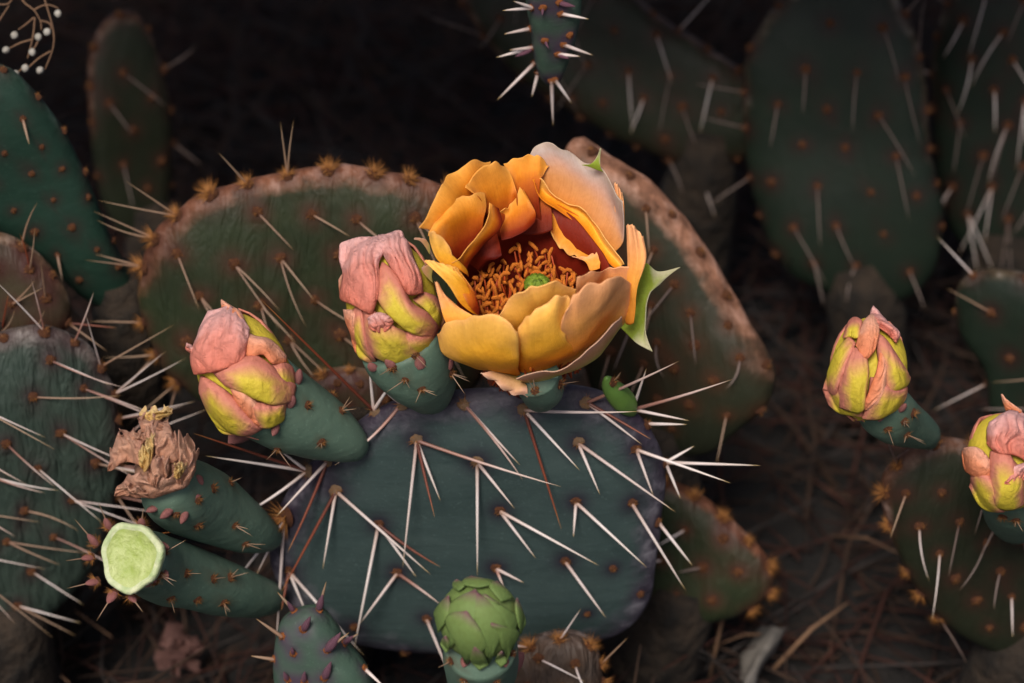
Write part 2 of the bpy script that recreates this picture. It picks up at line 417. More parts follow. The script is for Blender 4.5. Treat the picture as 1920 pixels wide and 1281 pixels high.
def litter():
    rnd = random.Random(3); V = []; F = []; mi = []
    mats = [plain_mat('dead_straw', (.050, .025, .014), (.010, .005, .003), 80, .8, 0), plain_mat('grey_twig', (.042, .032, .029), (.010, .008, .007), 80, .8, 0),
            plain_mat('red_brown_twig', (.045, .013, .007), (.010, .003, .002), 80, .8, 0)]
    for _ in range(9500):
        x = rnd.uniform(-.55, .55); y = rnd.uniform(-.15, .85); L = rnd.uniform(.02, .10)*(1 + .5*(y > .25)); a = rnd.uniform(0, 6.28); el = abs(rnd.gauss(.1, .3))
        d = Vector((math.cos(a)*math.cos(el), math.sin(a)*math.cos(el), math.sin(el))); p = Vector((x, y, rnd.uniform(-.002, .012)))
        sd_ = Vector((rnd.uniform(-1, 1), rnd.uniform(-1, 1), rnd.uniform(-.3, .3)))*.12*L
        r = rnd.uniform(.0003, .0010); v, f = tube([p, p + d*L*.5 + sd_, p + d*L], [r, r*.9, r*.4], 4, False)
        s = len(V); V += v; F += [tuple(i+s for i in q) for q in f]; mi += [rnd.choice((0, 0, 1, 2, 2))]*len(f)
    o = bpy.data.objects.new('dry_litter', mesh('dry_litter', V, F, mats, mi=mi)); col.objects.link(o)
    o['kind'] = 'stuff'; o['label'] = 'dark dry straw and dead twigs strewn over the soil'; o['category'] = 'litter'
litter()

# ------------------------------------------------------------------ the pads
main_ar = [Z2(300, 480)+('grey', 1.25), Z2(603, 290)+('grey', 1.2), Z2(830, 372)+('grey', 1.15), Z2(778, 158)+('grey', 1.1), Z2(1005, 178)+('grey', 1.25),
           Z2(1240, 152)+('grey', 1.15), Z2(1208, 300)+('grey', 1.15), Z2(1425, 325), Z2(1410, 185), Z2(1560, 368), Z2(1200, 522), Z2(1410, 527), Z2(1507, 600),
           Z2(915, 555), Z2(460, 605), Z2(530, 787), Z2(125, 780), Z2(1160, 745), Z2(900, 770), Z2(1338, 772)+('std', .8), Z2(1442, 867)+('std', .8), Z2(1242, 942)+('std', .7),
           Z2(640, 960)+('std', .9), Z2(548, 165)+('grey', 1.25), Z2(428, 168)+('grey', 1.1), Z2(110, 578)+('tuft', 2.0), Z2(195, 408)+('grey', 1.3), Z2(270, 372)+('grey', .9), Z2(560, 1080), Z2(370, 990), Z2(780, 1040), Z2(1480, 225)]
S = []
def sp(i, *tips):
    for tx, ty, lift, c, *r in tips: S.append((i, Z2(tx, ty), lift, c, *r))
sp(0, (95, 860, 13, 'sr', 1), (250, 775, 9, 'sw', 0), (655, 795, 13, 'sw', 0))
sp(1, (550, 770, 12, 'sw', 1), (670, 580, 15, 'sr', 1), (692, 520, 7, 'sw', 0), (1145, 466, 15, 'sp', 1))
sp(2, (830, 800, 10, 'sw', 0), (970, 548, 9, 'sw', 0))
sp(3, (990, 385, 9, 'sw', 0), (1000, 440, 12, 'sp', 1))
sp(4, (1145, 625, 14, 'sr', 0), (1215, 405, 9, 'sw', 0), (1440, 183, 16, 'sw', 1))
sp(5, (1585, -5, 17, 'sp', 1), (1480, 287, 12, 'sr', 1), (1447, 307, 8, 'sw', 0))
sp(6, (1290, 495, 8, 'sw', 0), (1575, 562, 13, 'sw', 0))
sp(7, (1490, 500, 7, 'sw', 0), (1780, 452, 15, 'sw', 0))
sp(8, (1785, 63, 15, 'sp', 1), (1625, 218, 8, 'sw', 0), (1465, 20, 3, 'sw', 0))
sp(9, (1892, 386, 12, 'sw', 0), (1592, 510, 6, 'sw', 0), (1645, 312, -3, 'sw', 0))
sp(10, (1190, 655, 7, 'sw', 0), (1465, 768, 12, 'sw', 0))
sp(11, (1612, 856, 13, 'sw', 0))
sp(12, (1637, 762, 9, 'sw', 0))
sp(13, (1050, 735, 8, 'sw', 0), (1287, 762, 13, 'sw', 0))
sp(14, (365, 1088, 15, 'sw', 0), (602, 806, 7, 'sw', 0), (692, 767, 10, 'sr', 1))
sp(15, (385, 985, 10, 'sw', 0), (692, 907, 9, 'sp', 2))
sp(16, (408, 1102, 10, 'sw', 0), (190, 942, 6, 'sw', 0), (95, 930, 9, 'sr', 0))
sp(17, (1312, 957, 11, 'sw', 0))
sp(18, (1005, 826, 7, 'sw', 0), (928, 840, 5, 'sp', 0))
sp(22, (722, 1162, 10, 'sw', 0))
sp(23, (295, 385, 13, 'sp', 2), (440, 5, 6, 'sw', 2))
sp(24, (20, -235, 9, 'sr', 0), (420, -40, 4, 'sw', 0), (560, 10, 8, 'sw', 1))
sp(25, (0, 800, 10, 'sw', 0), (75, 1075, 12, 'sw', 0), (-390, 645, 22, 'sr', 0), (-130, 880, 12, 'sw', 1))
sp(26, (-130, 610, 16, 'sw', 2), (-235, 265, 10, 'sr', 0), (90, 330, 3, 'sw', 0), (-190, 350, 8, 'sw', 0))
sp(27, (118, 712, 15, 'sr', 1), (75, 578, 14, 'sw', 0))
sp(31, (1617, 232, 7, 'sw', 0))
main = make_pad('cactus_pad', 'broad blue-green pad with long white and red spines that carries the open flower',
    [(700, 772), (760, 748), (850, 737), (960, 730), (1060, 724), (1130, 737), (1190, 772), (1230, 822), (1248, 885), (1242, 960), (1230, 1050), (1218, 1120), (1165, 1182),
     (1050, 1216), (900, 1226), (760, 1220), (640, 1196), (545, 1135), (506, 1045), (520, 960), (562, 890), (625, 828)],
    .004, (960, 740), tilt=R(6), T=8, m='main', lattice=False, rim_step=0, areoles=main_ar, spines=S, asize=2.0, seed=2, warp=2, fine=True, wob=.004)

PADS = []
def P_(*a, **k): PADS.append(make_pad('cactus_pad', *a, **k)); return PADS[-1]
G = 'prickly pear pads'
P_('olive pad with orange corky rim and tan spines standing behind the pink buds',
   [(262, 560), (268, 480), (320, 395), (420, 352), (540, 325), (660, 316), (790, 335), (900, 390), (960, 500), (940, 640), (850, 760), (700, 800), (520, 790), (380, 750), (290, 660)],
   .075, (600, 500), tilt=R(12), T=9, m='olive', spine_cols=('st',), slen=(16, 30), nsp=(1, 2, 2), sdir=(.7, -.6), asize=2.3, rim_step=12, rim_sp=.75, seed=3, rimkind='tuft', warp=5, step=19, rimw=.17, wob=.025)
P_('dark pad with a scarred orange and white corky rim slanting down behind the flower',
   [(1085, 262), (1140, 285), (1220, 350), (1300, 450), (1370, 560), (1440, 670), (1455, 720), (1400, 800), (1280, 860), (1160, 800), (1080, 640), (1040, 450), (1050, 320)],
   .085, (1250, 560), yaw=R(-22), tilt=R(14), T=11, m='corky', spine_cols=('st', 'sg'), slen=(12, 22), nsp=(0, 1, 1), rim_step=17, rim_sp=.2, seed=4, warp=4, rimw=.26, wob=.03, rimx=.8)
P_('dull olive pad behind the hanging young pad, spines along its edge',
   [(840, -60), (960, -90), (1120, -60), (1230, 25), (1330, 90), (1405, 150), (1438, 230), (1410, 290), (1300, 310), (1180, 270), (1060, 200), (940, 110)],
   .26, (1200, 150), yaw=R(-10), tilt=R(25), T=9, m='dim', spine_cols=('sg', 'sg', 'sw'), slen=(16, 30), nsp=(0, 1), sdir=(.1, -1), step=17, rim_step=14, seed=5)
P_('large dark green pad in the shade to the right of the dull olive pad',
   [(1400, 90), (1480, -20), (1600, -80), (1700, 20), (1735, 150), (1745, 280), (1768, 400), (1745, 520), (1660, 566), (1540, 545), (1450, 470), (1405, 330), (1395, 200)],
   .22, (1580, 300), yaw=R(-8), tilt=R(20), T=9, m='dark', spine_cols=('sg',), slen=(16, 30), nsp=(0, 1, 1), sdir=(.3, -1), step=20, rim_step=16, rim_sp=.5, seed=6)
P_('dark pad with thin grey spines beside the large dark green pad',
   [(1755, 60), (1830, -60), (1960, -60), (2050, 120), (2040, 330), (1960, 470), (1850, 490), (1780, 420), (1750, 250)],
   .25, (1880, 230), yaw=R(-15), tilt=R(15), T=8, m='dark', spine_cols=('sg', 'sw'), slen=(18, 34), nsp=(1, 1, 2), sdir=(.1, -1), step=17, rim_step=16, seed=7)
P_('ridged green pad edge behind the two buds on the olive-green pad',
   [(1800, 530), (1860, 505), (1960, 530), (2040, 640), (2030, 800), (1950, 860), (1870, 790), (1850, 690), (1800, 610)],
   .11, (1900, 640), yaw=R(-30), tilt=R(10), T=8, m='dark', spine_cols=('sg', 'sw', 'st'), slen=(18, 30), nsp=(0, 1, 1), sdir=(-1, .1), step=20, rim_step=20, seed=8)
pR = P_('dim olive-green pad carrying two pink and yellow buds on its top edge',
   [(1655, 905), (1690, 855), (1760, 825), (1850, 842), (1960, 880), (2040, 1000), (2030, 1160), (1930, 1230), (1800, 1190), (1710, 1090), (1665, 990)],
   .02, (1800, 900), yaw=R(8), tilt=R(8), T=8, m='dim', spine_cols=('st', 'sw', 'sg'), slen=(14, 26), nsp=(0, 1, 1), sdir=(-.3, -1), step=15, rim_step=13, rimkind='tuft', seed=9)
P_('small green pad with rusty scarred rim tucked behind the broad blue-green pad',
   [(1215, 905), (1285, 915), (1370, 975), (1445, 1055), (1440, 1115), (1350, 1160), (1250, 1150), (1190, 1050)],
   .045, (1320, 1050), yaw=R(-15), tilt=R(15), T=8, m='olive', spine_cols=('sw', 'sg'), slen=(10, 18), nsp=(0, 1), sdir=(-1, -.2), step=16, rim_step=11, rimkind='tuft', rim_sp=.25, seed=10)
P_('smooth plain green pad with tiny areoles under the dry white-budded sprig',
   [(-90, 130), (0, 122), (60, 165), (115, 235), (165, 335), (205, 435), (255, 540), (238, 590), (160, 560), (70, 480), (-40, 400), (-120, 280)],
   .09, (80, 350), yaw=R(18), tilt=R(10), T=9, m='smooth', spine_cols=('st',), slen=(8, 14), nsp=(0, 0, 0, 1), step=13, rim_step=15, rim_sp=.4, asize=1.4, seed=11)
P_('wrinkled grey-green pad bristling with long pale curved spines beside the withered flower',
   [(-60, 660), (20, 620), (90, 612), (160, 640), (205, 705), (228, 800), (222, 910), (185, 1040), (100, 1150), (-20, 1190), (-120, 1050), (-120, 800)],
   .032, (80, 850), yaw=R(12), tilt=R(8), T=9, m='wrinkly', spine_cols=('sp', 'sw', 'st'), slen=(20, 36), nsp=(1, 2, 2), sdir=(1, -.35), step=18, rim_step=11, rim_sp=1, seed=12, warp=3)
P_('small brownish pad between the smooth green pad and the wrinkled pad',
   [(-70, 450), (0, 440), (70, 478), (130, 555), (120, 620), (40, 660), (-80, 640)],
   .06, (40, 540), tilt=R(15), T=8, m='brownpad', spine_cols=('st', 'sr'), slen=(16, 26), nsp=(1, 1, 2), sdir=(.3, 1), step=13, rim_step=14, seed=13)
P_('dim narrow pad far back in the dark behind the smooth green pad',
   [(165, 120), (210, 30), (270, 40), (310, 160), (322, 320), (300, 430), (230, 440), (180, 330)],
   .25, (240, 250), yaw=R(25), tilt=R(12), T=7, m='dim', spine_cols=('sg',), slen=(16, 28), nsp=(0, 1), step=17, rim_step=16, seed=14)
P_('small yellowish pad half hidden between the pink buds and the broad blue-green pad',
   [(575, 720), (610, 698), (665, 695), (715, 712), (740, 745), (715, 800), (650, 820), (590, 780)],
   .035, (650, 750), tilt=R(10), T=6, m='brownpad', spine_cols=('sw',), slen=(8, 14), nsp=(0, 0, 1), step=11, rim_step=10, rimkind='tuft', rim_sp=.2, asize=1.5, seed=15)
P_('shrivelled grey-brown pad with golden bristle tufts beside the green bud',
   [(965, 1230), (1000, 1205), (1060, 1190), (1110, 1205), (1128, 1250), (1120, 1330), (1040, 1370), (970, 1330)],
   -.03, (1050, 1260), tilt=R(10), T=9, m='shrivel', spine_cols=('st', 'sw'), slen=(12, 20), nsp=(1, 1), step=12, rim_step=9, rimkind='tuft', rim_sp=.8, seed=16, sdir=(.9, -.3))

lowp = P_('low pad just below the young leafy pad and the green bud that grow from it',
   [(500, 1400), (560, 1345), (680, 1330), (800, 1325), (920, 1322), (1030, 1345), (1080, 1420), (1060, 1560), (960, 1690), (800, 1740), (640, 1700), (530, 1580)],
   -.05, (780, 1500), tilt=R(8), T=10, m='main', step=18, rim_step=0, spine_cols=('sw',), nsp=(0, 1, 2), seed=17)
# young pads with fleshy leaves
M['leaf'] = plain_mat('fleshy_leaf', (.12, .16, .09), (.10, .05, .08), 200, .45, .0003)
M['leaftip'] = plain_mat('mauve_leaf', (.16, .06, .09), (.10, .05, .07), 200, .45, .0003)
def leaf_mesh():
    V = []; F = []; n = 8; ts = [0, .15, .35, .55, .75, .9, 1]; rr = [.5, .9, 1, .85, .55, .28, .02]
    for t, r in zip(ts, rr):
        for k in range(n):
            a = 2*math.pi*k/n; V.append((math.cos(a)*r*.16 + .12*t*t, math.sin(a)*r*.16, t))
    for i in range(len(ts)-1):
        for k in range(n): F.append((i*n+k, i*n+(k+1) % n, (i+1)*n+(k+1) % n, (i+1)*n+k))
    return mesh('leaf', V, F, M['leaftip'])
LEAF = leaf_mesh()
def young(label, outline, Y, at, yaw, tilt, T, ars, seed, down):
    p = make_pad('young_cactus_pad', label, outline, Y, at, yaw=yaw, tilt=tilt, T=T, m='young', lattice=False, rim_step=0, areoles=[a[:2]+('small', 1.0) for a in ars], asize=1.5, stem=False, seed=seed, warp=1, group='young leafy pads')
    for (x, o, nn), a in zip(p.A, ars):
        c = M
        for tip, kind in a[2]:
            base = x[0]; tp = Uplane(tip[0], tip[1], base + p.n*3*MM, p.n)
            if kind == 'leaf':
                L = (tp-base).length; inst('fleshy_leaf', LEAF, o, mat_to(base, tp-base, (L, L, L)))
            else: spine(o, base, tp, kind, 0, 1.3)
    return p
hang = young('narrow young green pad hanging tip down with stubby white spines and orange areoles',
    [(985, -80), (1035, -95), (1085, -75), (1088, 0), (1078, 60), (1062, 110), (1045, 148), (1020, 152), (1003, 120), (996, 60), (986, 0)],
    .10, (1035, 60), R(10), R(-10), 8,
    [(1018, 15, [((1016, 30), 'leaf')]), (1022, 76, [((1027, 92), 'leaf')]), (1008, 140, [((997, 182), 'sw')]), (1034, 150, [((1037, 236), 'sw')]), (1040, 148, [((1072, 194), 'sw')]), (990, 150, [((932, 188), 'sw')]),
     (995, 95, [((930, 108), 'sw'), ((955, 94), 'sw'), ((968, 110), 'leaf')]), (992, 55, [((945, 64), 'sw')]), (998, 15, [((942, 20), 'sw'), ((962, 2), 'sw')]),
     (1046, 102, [((1088, 106), 'sw'), ((1066, 113), 'leaf')]), (1056, 84, [((1112, 104), 'sw')]), (1052, 26, [((1104, 36), 'sw')]), (1048, 5, [((1078, 16), 'leaf')]), (1068, 66, [])], 21, True)
yl = young('stubby young pad with orange areoles and mauve leaf nubs below the broad blue-green pad',
    [(520, 1180), (545, 1150), (590, 1142), (620, 1170), (650, 1215), (690, 1270), (700, 1340), (620, 1390), (540, 1370), (515, 1270)],
    -.05, (600, 1240), R(-10), R(15), 9,
    [(546, 1152, [((520, 1110), 'st'), ((536, 1130), 'leaf')]), (590, 1150, [((612, 1090), 'st'), ((604, 1118), 'leaf')]), (568, 1182, [((582, 1160), 'leaf')]), (530, 1195, [((480, 1160), 'st')]),
     (550, 1226, [((546, 1216), 'leaf')]), (515, 1236, [((470, 1230), 'st')]), (612, 1220, [((640, 1192), 'leaf'), ((655, 1186), 'st')]), (640, 1222, [((664, 1196), 'leaf'), ((672, 1188), 'st')]),
     (608, 1272, [((620, 1245), 'leaf')]), (540, 1275, [((530, 1262), 'leaf')]), (570, 1278, [((570, 1262), 'leaf')]), (686, 1268, [((722, 1290), 'sw')])], 22, False)
# ------------------------------------------------------------------ ovaries (the green stalk-like fruits below buds)
def path_px(pts, n=14):
    out = []
    for i in range(n):
        x, y, d, r = cr(pts, i/(n-1)); out.append((Ud(x, y, d), r*K*d))
    return out
M['scale'] = plain_mat('mauve_scale', (.30, .10, .11), (.20, .09, .06), 250, .5, .0003)
def nub_mesh():
    V = []; F = []; n = 8; ts = [0, .3, .6, .85, 1]; rr = [.8, 1, .8, .45, .05]
    for t, r in zip(ts, rr):
        for k in range(n):
            a = 2*math.pi*k/n; V.append((math.cos(a)*r*.30, math.sin(a)*r*.42, t))
    for i in range(4):
        for k in range(n): F.append((i*n+k, i*n+(k+1) % n, (i+1)*n+(k+1) % n, (i+1)*n+k))
    return mesh('scale_leaf', V, F, M['scale'])
NUB = nub_mesh()
M['lime'] = plain_mat('bright_green_skin', (.09, .17, .03), (.06, .12, .025), 120, .5, .0005)
def ovary(root, pts, ars=(), nubs=(), bristles=True, skin='ovary', on=None):
    """pts: (px, py, depth, radius px) from base to crown"""
    if on:                                                 # the base grows out of that pad: shift the lower points to its depth
        dd = depth_of(on.at_px(pts[0][0], pts[0][1])[0]) + .002 - pts[0][2]
        pts = [(p[0], p[1], p[2] + dd*max(0, 1 - i/(len(pts)-1))**1.3, p[3]) for i, p in enumerate(pts)]
    P = path_px(pts); V, F = tube([p for p, r in P], [r for p, r in P], 28)
    V = [v + Vector((nz(v, 45, 1), nz(v, 45, 2), nz(v, 45, 3)))*.0011 + Vector((nz(v, 130, 1), nz(v, 130, 2), nz(v, 130, 3)))*.0005 for v in V]
    bvh = BVHTree.FromPolygons([tuple(v) for v in V], F)
    def hit(px, py):
        d = ray(px, py).normalized(); p, nn, _, _ = bvh.ray_cast(CAM, d)
        if p is None: p, nn, _, _ = bvh.find_nearest(Ud(px, py, pts[len(pts)//2][2]))
        if nn.dot(d) > .2: nn = -nn
        return p, nn
    H = [hit(*a[:2]) for a in ars]
    halo = [min(1, sum(math.exp(-((v-h[0]).length/.0022)**2) for h in H)) for v in V]
    body = part('ovary', V, F, M[skin], root, attrs={'halo': halo, 'rim': [0]*len(V)})
    for (p, nn) in H:
        o = inst('areole', random.choice(AR['fruit']), body, mat_to(p, nn, (random.uniform(1.3, 1.8)*MM,)*3))
        if bristles and random.random() < .7:
            for _ in range(random.choice((1, 2, 3))):
                dv = (nn + Vector((random.uniform(-.8, .8), random.uniform(-.5, .5), random.uniform(-.2, .8)))).normalized(); spine(o, p, p + dv*random.uniform(.004, .009), 'st', 0, .35)
    for nb in nubs:
        p, nn = hit(nb[0], nb[1]); tp = Ud(nb[2], nb[3], depth_of(p)-.003); L = (tp-p).length
        inst('scale_leaf', NUB, body, mat_to(p - nn*.0006, tp-p, (L*1.0, L*1.0, L), nn))
    return body
# ------------------------------------------------------------------ petals
PM = {}
RED = (.16, .012, .004); DOR = (.55, .13, .008); ORG = (.82, .29, .010); YEL = (.86, .43, .035); PCH = (.80, .40, .17)
PM['org'] = petal_mat('orange_petal', [(0, (.10, .006, .002)), (.2, (.26, .026, .003)), (.42, DOR), (.65, ORG), (.9, (.86, .37, .020)), (1, (.86, .42, .06))], PCH, .25, vein=.3)
PM['yel'] = petal_mat('yellow_petal', [(0, (.70, .20, .010)), (.2, (.80, .29, .012)), (.55, YEL), (.85, (.86, .48, .07)), (1, (.86, .47, .13))], (.84, .42, .15), .35, vein=.3, trans=.12)
PM['pch'] = petal_mat('peach_petal', [(0, (.80, .28, .03)), (.4, (.86, .38, .06)), (.8, (.86, .39, .13)), (1, (.86, .44, .19))], (.86, .40, .20), .5, vein=.28, trans=.12)
PM['mauve'] = petal_mat('mauve_petal', [(0, (.72, .26, .03)), (.3, (.62, .28, .10)), (.6, (.52, .30, .22)), (.82, (.47, .38, .36)), (1, (.50, .42, .36))], (.55, .40, .30), .4, vein=.3)
PM['pale'] = petal_mat('pale_outer_petal', [(0, (.45, .42, .10)), (.35, (.62, .36, .16)), (.8, (.74, .42, .22)), (1, (.66, .52, .34))], (.72, .40, .30), .6, vein=.3)
PM['sepal'] = petal_mat('green_sepal', [(0, (.25, .34, .03)), (.6, (.33, .42, .05)), (1, (.36, .42, .10))], (.58, .52, .36), .8, vein=.3)
PM['hang'] = petal_mat('orange_inner_petal', [(0, (.62, .16, .008)), (.4, (.80, .28, .012)), (.85, (.84, .34, .02)), (1, (.86, .46, .10))], PCH, .2, vein=.3)
PM['red'] = petal_mat('red_petal_base', [(0, (.07, .004, .002)), (.6, (.11, .006, .002)), (1, (.20, .016, .003))], None, vein=.3, trans=.1)
PM['budy'] = petal_mat('yellow_pink_bud_petal', [(0, (.52, .42, .04)), (.5, (.56, .43, .045)), (1, (.56, .36, .09))], (.50, .17, .13), .95, trans=.10, vein=.2, wr=.5, vedge=False, e0=.35, e1=.8)
PM['budp'] = petal_mat('pink_bud_petal', [(0, (.62, .17, .11)), (.5, (.68, .27, .22)), (1, (.70, .36, .34))], (.72, .43, .41), .6, trans=.15, vein=.35, wr=1.2)
PM['budo'] = petal_mat('salmon_bud_petal', [(0, (.66, .20, .09)), (1, (.74, .34, .20))], (.74, .40, .30), .6, trans=.15, vein=.3, wr=1)
PM['budg'] = petal_mat('green_bud_sepal', [(0, (.11, .17, .05)), (.4, (.13, .19, .055)), (.62, (.15, .14, .08)), (.85, (.16, .07, .085)), (1, (.17, .05, .085))], (.27, .27, .19), .5, trans=.08, vein=.15, wr=.2, e0=.85, e1=1.0)
PM['dry'] = petal_mat('withered_petal', [(0, (.46, .22, .14)), (.5, (.64, .36, .25)), (1, (.74, .48, .34))], (.40, .19, .15), .6, trans=.2, vein=.5, wr=2.2)
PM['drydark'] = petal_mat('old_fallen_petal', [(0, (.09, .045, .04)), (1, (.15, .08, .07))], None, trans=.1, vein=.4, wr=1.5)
PM['dryy'] = petal_mat('yellowish_withered_petal', [(0, (.60, .36, .12)), (1, (.72, .58, .24))], (.55, .30, .2), .4, trans=.12, vein=.4, wr=1.5)
def patch(name, parent, rows, posfn, m, bulge=0, nzs=.5, nu=26, nv=20, solid=.45, seed=0, wavy=0, tuck=0, fold=0, frill=0):
    """rows of control points (any tuple), base row first; posfn(tuple,u,v) -> world point"""
    G_ = []
    for j in range(nv+1):
        v = j/nv
        ctrl = [cr([r[min(c, len(r)-1)] for r in rows], v) for c in range(max(len(r) for r in rows))]
        G_.append([cr(ctrl, i/nu) for i in range(nu+1)])
    V = []; uv = []
    for j in range(nv+1):
        for i in range(nu+1):
            u, v = i/nu, j/nv
            g = G_[j][i]
            if frill:                                      # uneven rim
                k_ = frill*max(0, v-.75)*4; g = (g[0] + k_*2.2*nz((u*8, seed*1.7, 1), 1), g[1] + k_*4.5*nz((u*6, seed*1.7, 4), 1) + k_*1.2*nz((u*22, seed*1.7, 7), 1), *g[2:])
            p = posfn(g, u, v)
            e = bulge*(max(0, math.sin(math.pi*u))**.55)*(max(0, math.sin(math.pi*(.06+.88*v)))**.55) - tuck*(1-min(1, 6*min(u, 1-u, v+.1, 1-v)))
            am = nzs*MM
            p = p - FW*e*MM
            p = p + Vector((nz(p, 120, seed), nz(p, 120, seed+5), nz(p, 120, seed+9)))*am + Vector((nz(p, 45, seed), nz(p, 45, seed+3), nz(p, 45, seed+4)))*am*1.3
            if fold:                                       # creases running along the petal
                q = nz((u*3.2 + .8*nz((u*2, v*2, seed), 1), v*1.3, seed*.37), 1.6); p = p - FW*(fold*MM*(1 - 2.6*abs(q)))
            if wavy: p = p + UP*(wavy*MM*v*v*v*math.sin(u*23 + seed*2 + 4*nz((u, seed, 0), 4))*.5) - FW*(wavy*MM*v**3*math.sin(u*17+seed))
            V.append(p); uv.append((u, v))
    F = [(j*(nu+1)+i, j*(nu+1)+i+1, (j+1)*(nu+1)+i+1, (j+1)*(nu+1)+i) for j in range(nv) for i in range(nu)]
    return part(name, V, F, m, parent, solid=solid*MM, uvs=uv)

# ------------------------------------------------------------------ the open flower
FX = 990                                                    # picture column of the flower's axis
fbase = Uy(1003, 738, 0)
flower = thing('open_flower', 'wide open orange and yellow cactus flower with dark red heart and green stigma', 'flower', fbase)
ovary(flower, [(1014, 756, .797, 16), (1014, 743, .795, 32), (1012, 724, .789, 45), (1003, 700, .784, 46)], ars=[(1003, 733), (1050, 720)], on=main)
AXX = Uy(FX, 640, 0).x
def fpos(t, u, v): return Uy(t[0], t[1], t[2]*MM)
def fpetal(rows, ysp, m, name='petal', seed=[0], wavy=.5, nzs=.7, **k):
    """rows in flower-crop coordinates; ysp: per row a depth in mm behind the axis, or ('r', radius, sign)"""
    R_ = []
    for row, ys in zip(rows, ysp):
        o = []
        for c, (x, y) in enumerate(row):
            px, py = ZF(x, y)
            if isinstance(ys, tuple):
                xm = (px-FX)*K*.78*1000; yy = ys[2]*math.sqrt(max(ys[1]**2 - xm**2, 4))
            elif isinstance(ys, list): yy = ys[min(c, len(ys)-1)]
            else: yy = ys
            o.append((px, py, yy))
        R_.append(o)
    seed[0] += 1
    return patch(name, flower, R_, fpos, PM[m], nzs=nzs, seed=seed[0], wavy=wavy*1.5, solid=.26, frill=.55, nu=56, nv=26, **k)
def rr(*r, s=1): return [('r', x, s) for x in r]
# back and left petals first
fpetal([[(330, 640), (350, 610), (370, 590), (400, 580), (430, 560)], [(200, 500), (250, 430), (300, 390), (350, 370), (400, 370)], [(110, 455), (180, 350), (235, 280), (320, 230), (380, 240)], [(62, 450), (130, 310), (185, 215), (290, 152), (372, 148)]], [8, [2, 8, 14, 20, 24], [0, 6, 14, 22, 27], [-2, 6, 16, 24, 30]], 'org')
fpetal([[(470, 470), (510, 470), (560, 470), (590, 470), (610, 450)], [(450, 300), (505, 290), (545, 280), (575, 265), (592, 250)], [(440, 200), (490, 185), (545, 175), (588, 180), (608, 205)], [(430, 150), (490, 132), (555, 122), (600, 134), (634, 168)]], [20, 26, 30, 32], 'org')
fpetal([[(400, 500), (420, 500), (445, 490), (470, 480), (490, 470)], [(340, 330), (380, 360), (420, 365), (460, 350), (492, 310)], [(298, 290), (345, 265), (405, 250), (455, 250), (487, 265)], [(262, 265), (310, 198), (378, 142), (430, 148), (468, 198)]], [16, [14, 18, 20, 22, 22], [14, 20, 23, 25, 25], [14, 20, 24, 27, 28]], 'org')
fpetal([[(520, 480), (560, 480), (600, 475), (630, 465), (655, 450)], [(520, 350), (550, 350), (590, 345), (620, 345), (650, 350)], [(500, 270), (530, 270), (560, 270), (590, 275), (610, 290)], [(472, 212), (510, 215), (545, 222), (575, 232), (585, 250)]], [18, 24, 28, 30], 'org')
fpetal([[(430, 500), (470, 490), (510, 470), (540, 450), (575, 420)], [(418, 440), (460, 425), (505, 410), (550, 395), (584, 378)], [(414, 395), (455, 375), (500, 355), (530, 330), (555, 335)], [(412, 368), (450, 348), (485, 318), (500, 268), (520, 285)]], [13, 17, 20, [19, 20, 22, 24, 25]], 'org')
fpetal([[(215, 610), (250, 600), (290, 590), (320, 580), (340, 560)], [(170, 540), (220, 500), (270, 470), (310, 450), (350, 420)], [(130, 490), (180, 400), (240, 365), (300, 350), (360, 355)], [(105, 468), (140, 395), (200, 318), (280, 303), (352, 296)]], [[-4, 0, 2, 4, 6], [-3, 2, 6, 8, 10], [-3, 3, 8, 11, 14], [-3, 4, 10, 13, 16]], 'org')
fpetal([[(262, 665), (290, 595), (335, 540), (395, 482), (424, 430), (416, 358)], [(240, 640), (278, 585), (320, 530), (375, 475), (405, 425), (400, 350)], [(222, 618), (262, 575), (308, 520), (358, 460), (385, 410), (385, 340)], [(208, 598), (252, 568), (298, 508), (346, 448), (372, 398), (371, 332)]], [[0, 2, 5, 8, 11, 14], [-1, 1, 4, 7, 10, 13], [-3, 0, 3, 6, 9, 12], [-5, -2, 2, 5, 8, 12]], 'org', wavy=.2)
# back right: big mauve outer petal, folded inner ones
mv = fpetal([[(590, 260), (665, 335), (765, 405), (845, 480), (910, 555)], [(575, 165), (690, 210), (800, 280), (890, 375), (968, 510)], [(553, 130), (655, 125), (775, 195), (900, 285), (978, 455)], [(541, 118), (620, 58), (750, 122), (880, 190), (968, 335)]], [[30, 28, 24, 20, 14], [33, 32, 29, 24, 15], [35, 36, 33, 28, 16], [36, 38, 36, 31, 18]], 'mauve', wavy=.8)
fpetal([[(940, 520), (950, 520), (960, 510)], [(938, 420), (955, 430), (968, 420)], [(930, 320), (955, 340), (972, 350)], [(930, 240), (945, 255), (965, 300)]], [18, 22, 25, 27], 'pch', wavy=.3)
tipm = fpetal([[(785, 165), (815, 172), (850, 185), (880, 195)], [(825, 160), (838, 160), (852, 165), (868, 175)], [(852, 128), (856, 130), (860, 132), (866, 135)], [(866, 92), (867, 91), (868, 91), (869, 92)]], [29, 29, 30, 31], 'sepal', name='petal_tip', wavy=0, nzs=.1)
fpetal([[(645, 335), (700, 350), (780, 400), (830, 450), (880, 520)], [(640, 370), (692, 392), (762, 435), (812, 485), (862, 545)], [(632, 392), (672, 440), (735, 490), (785, 525), (848, 568)], [(638, 418), (662, 492), (705, 542), (755, 568), (832, 590)]], [[25, 24, 22, 20, 15], [25, 24, 22, 19, 14], [23, 22, 20, 17, 12], [20, 18, 16, 13, 9]], 'hang', wavy=.6)
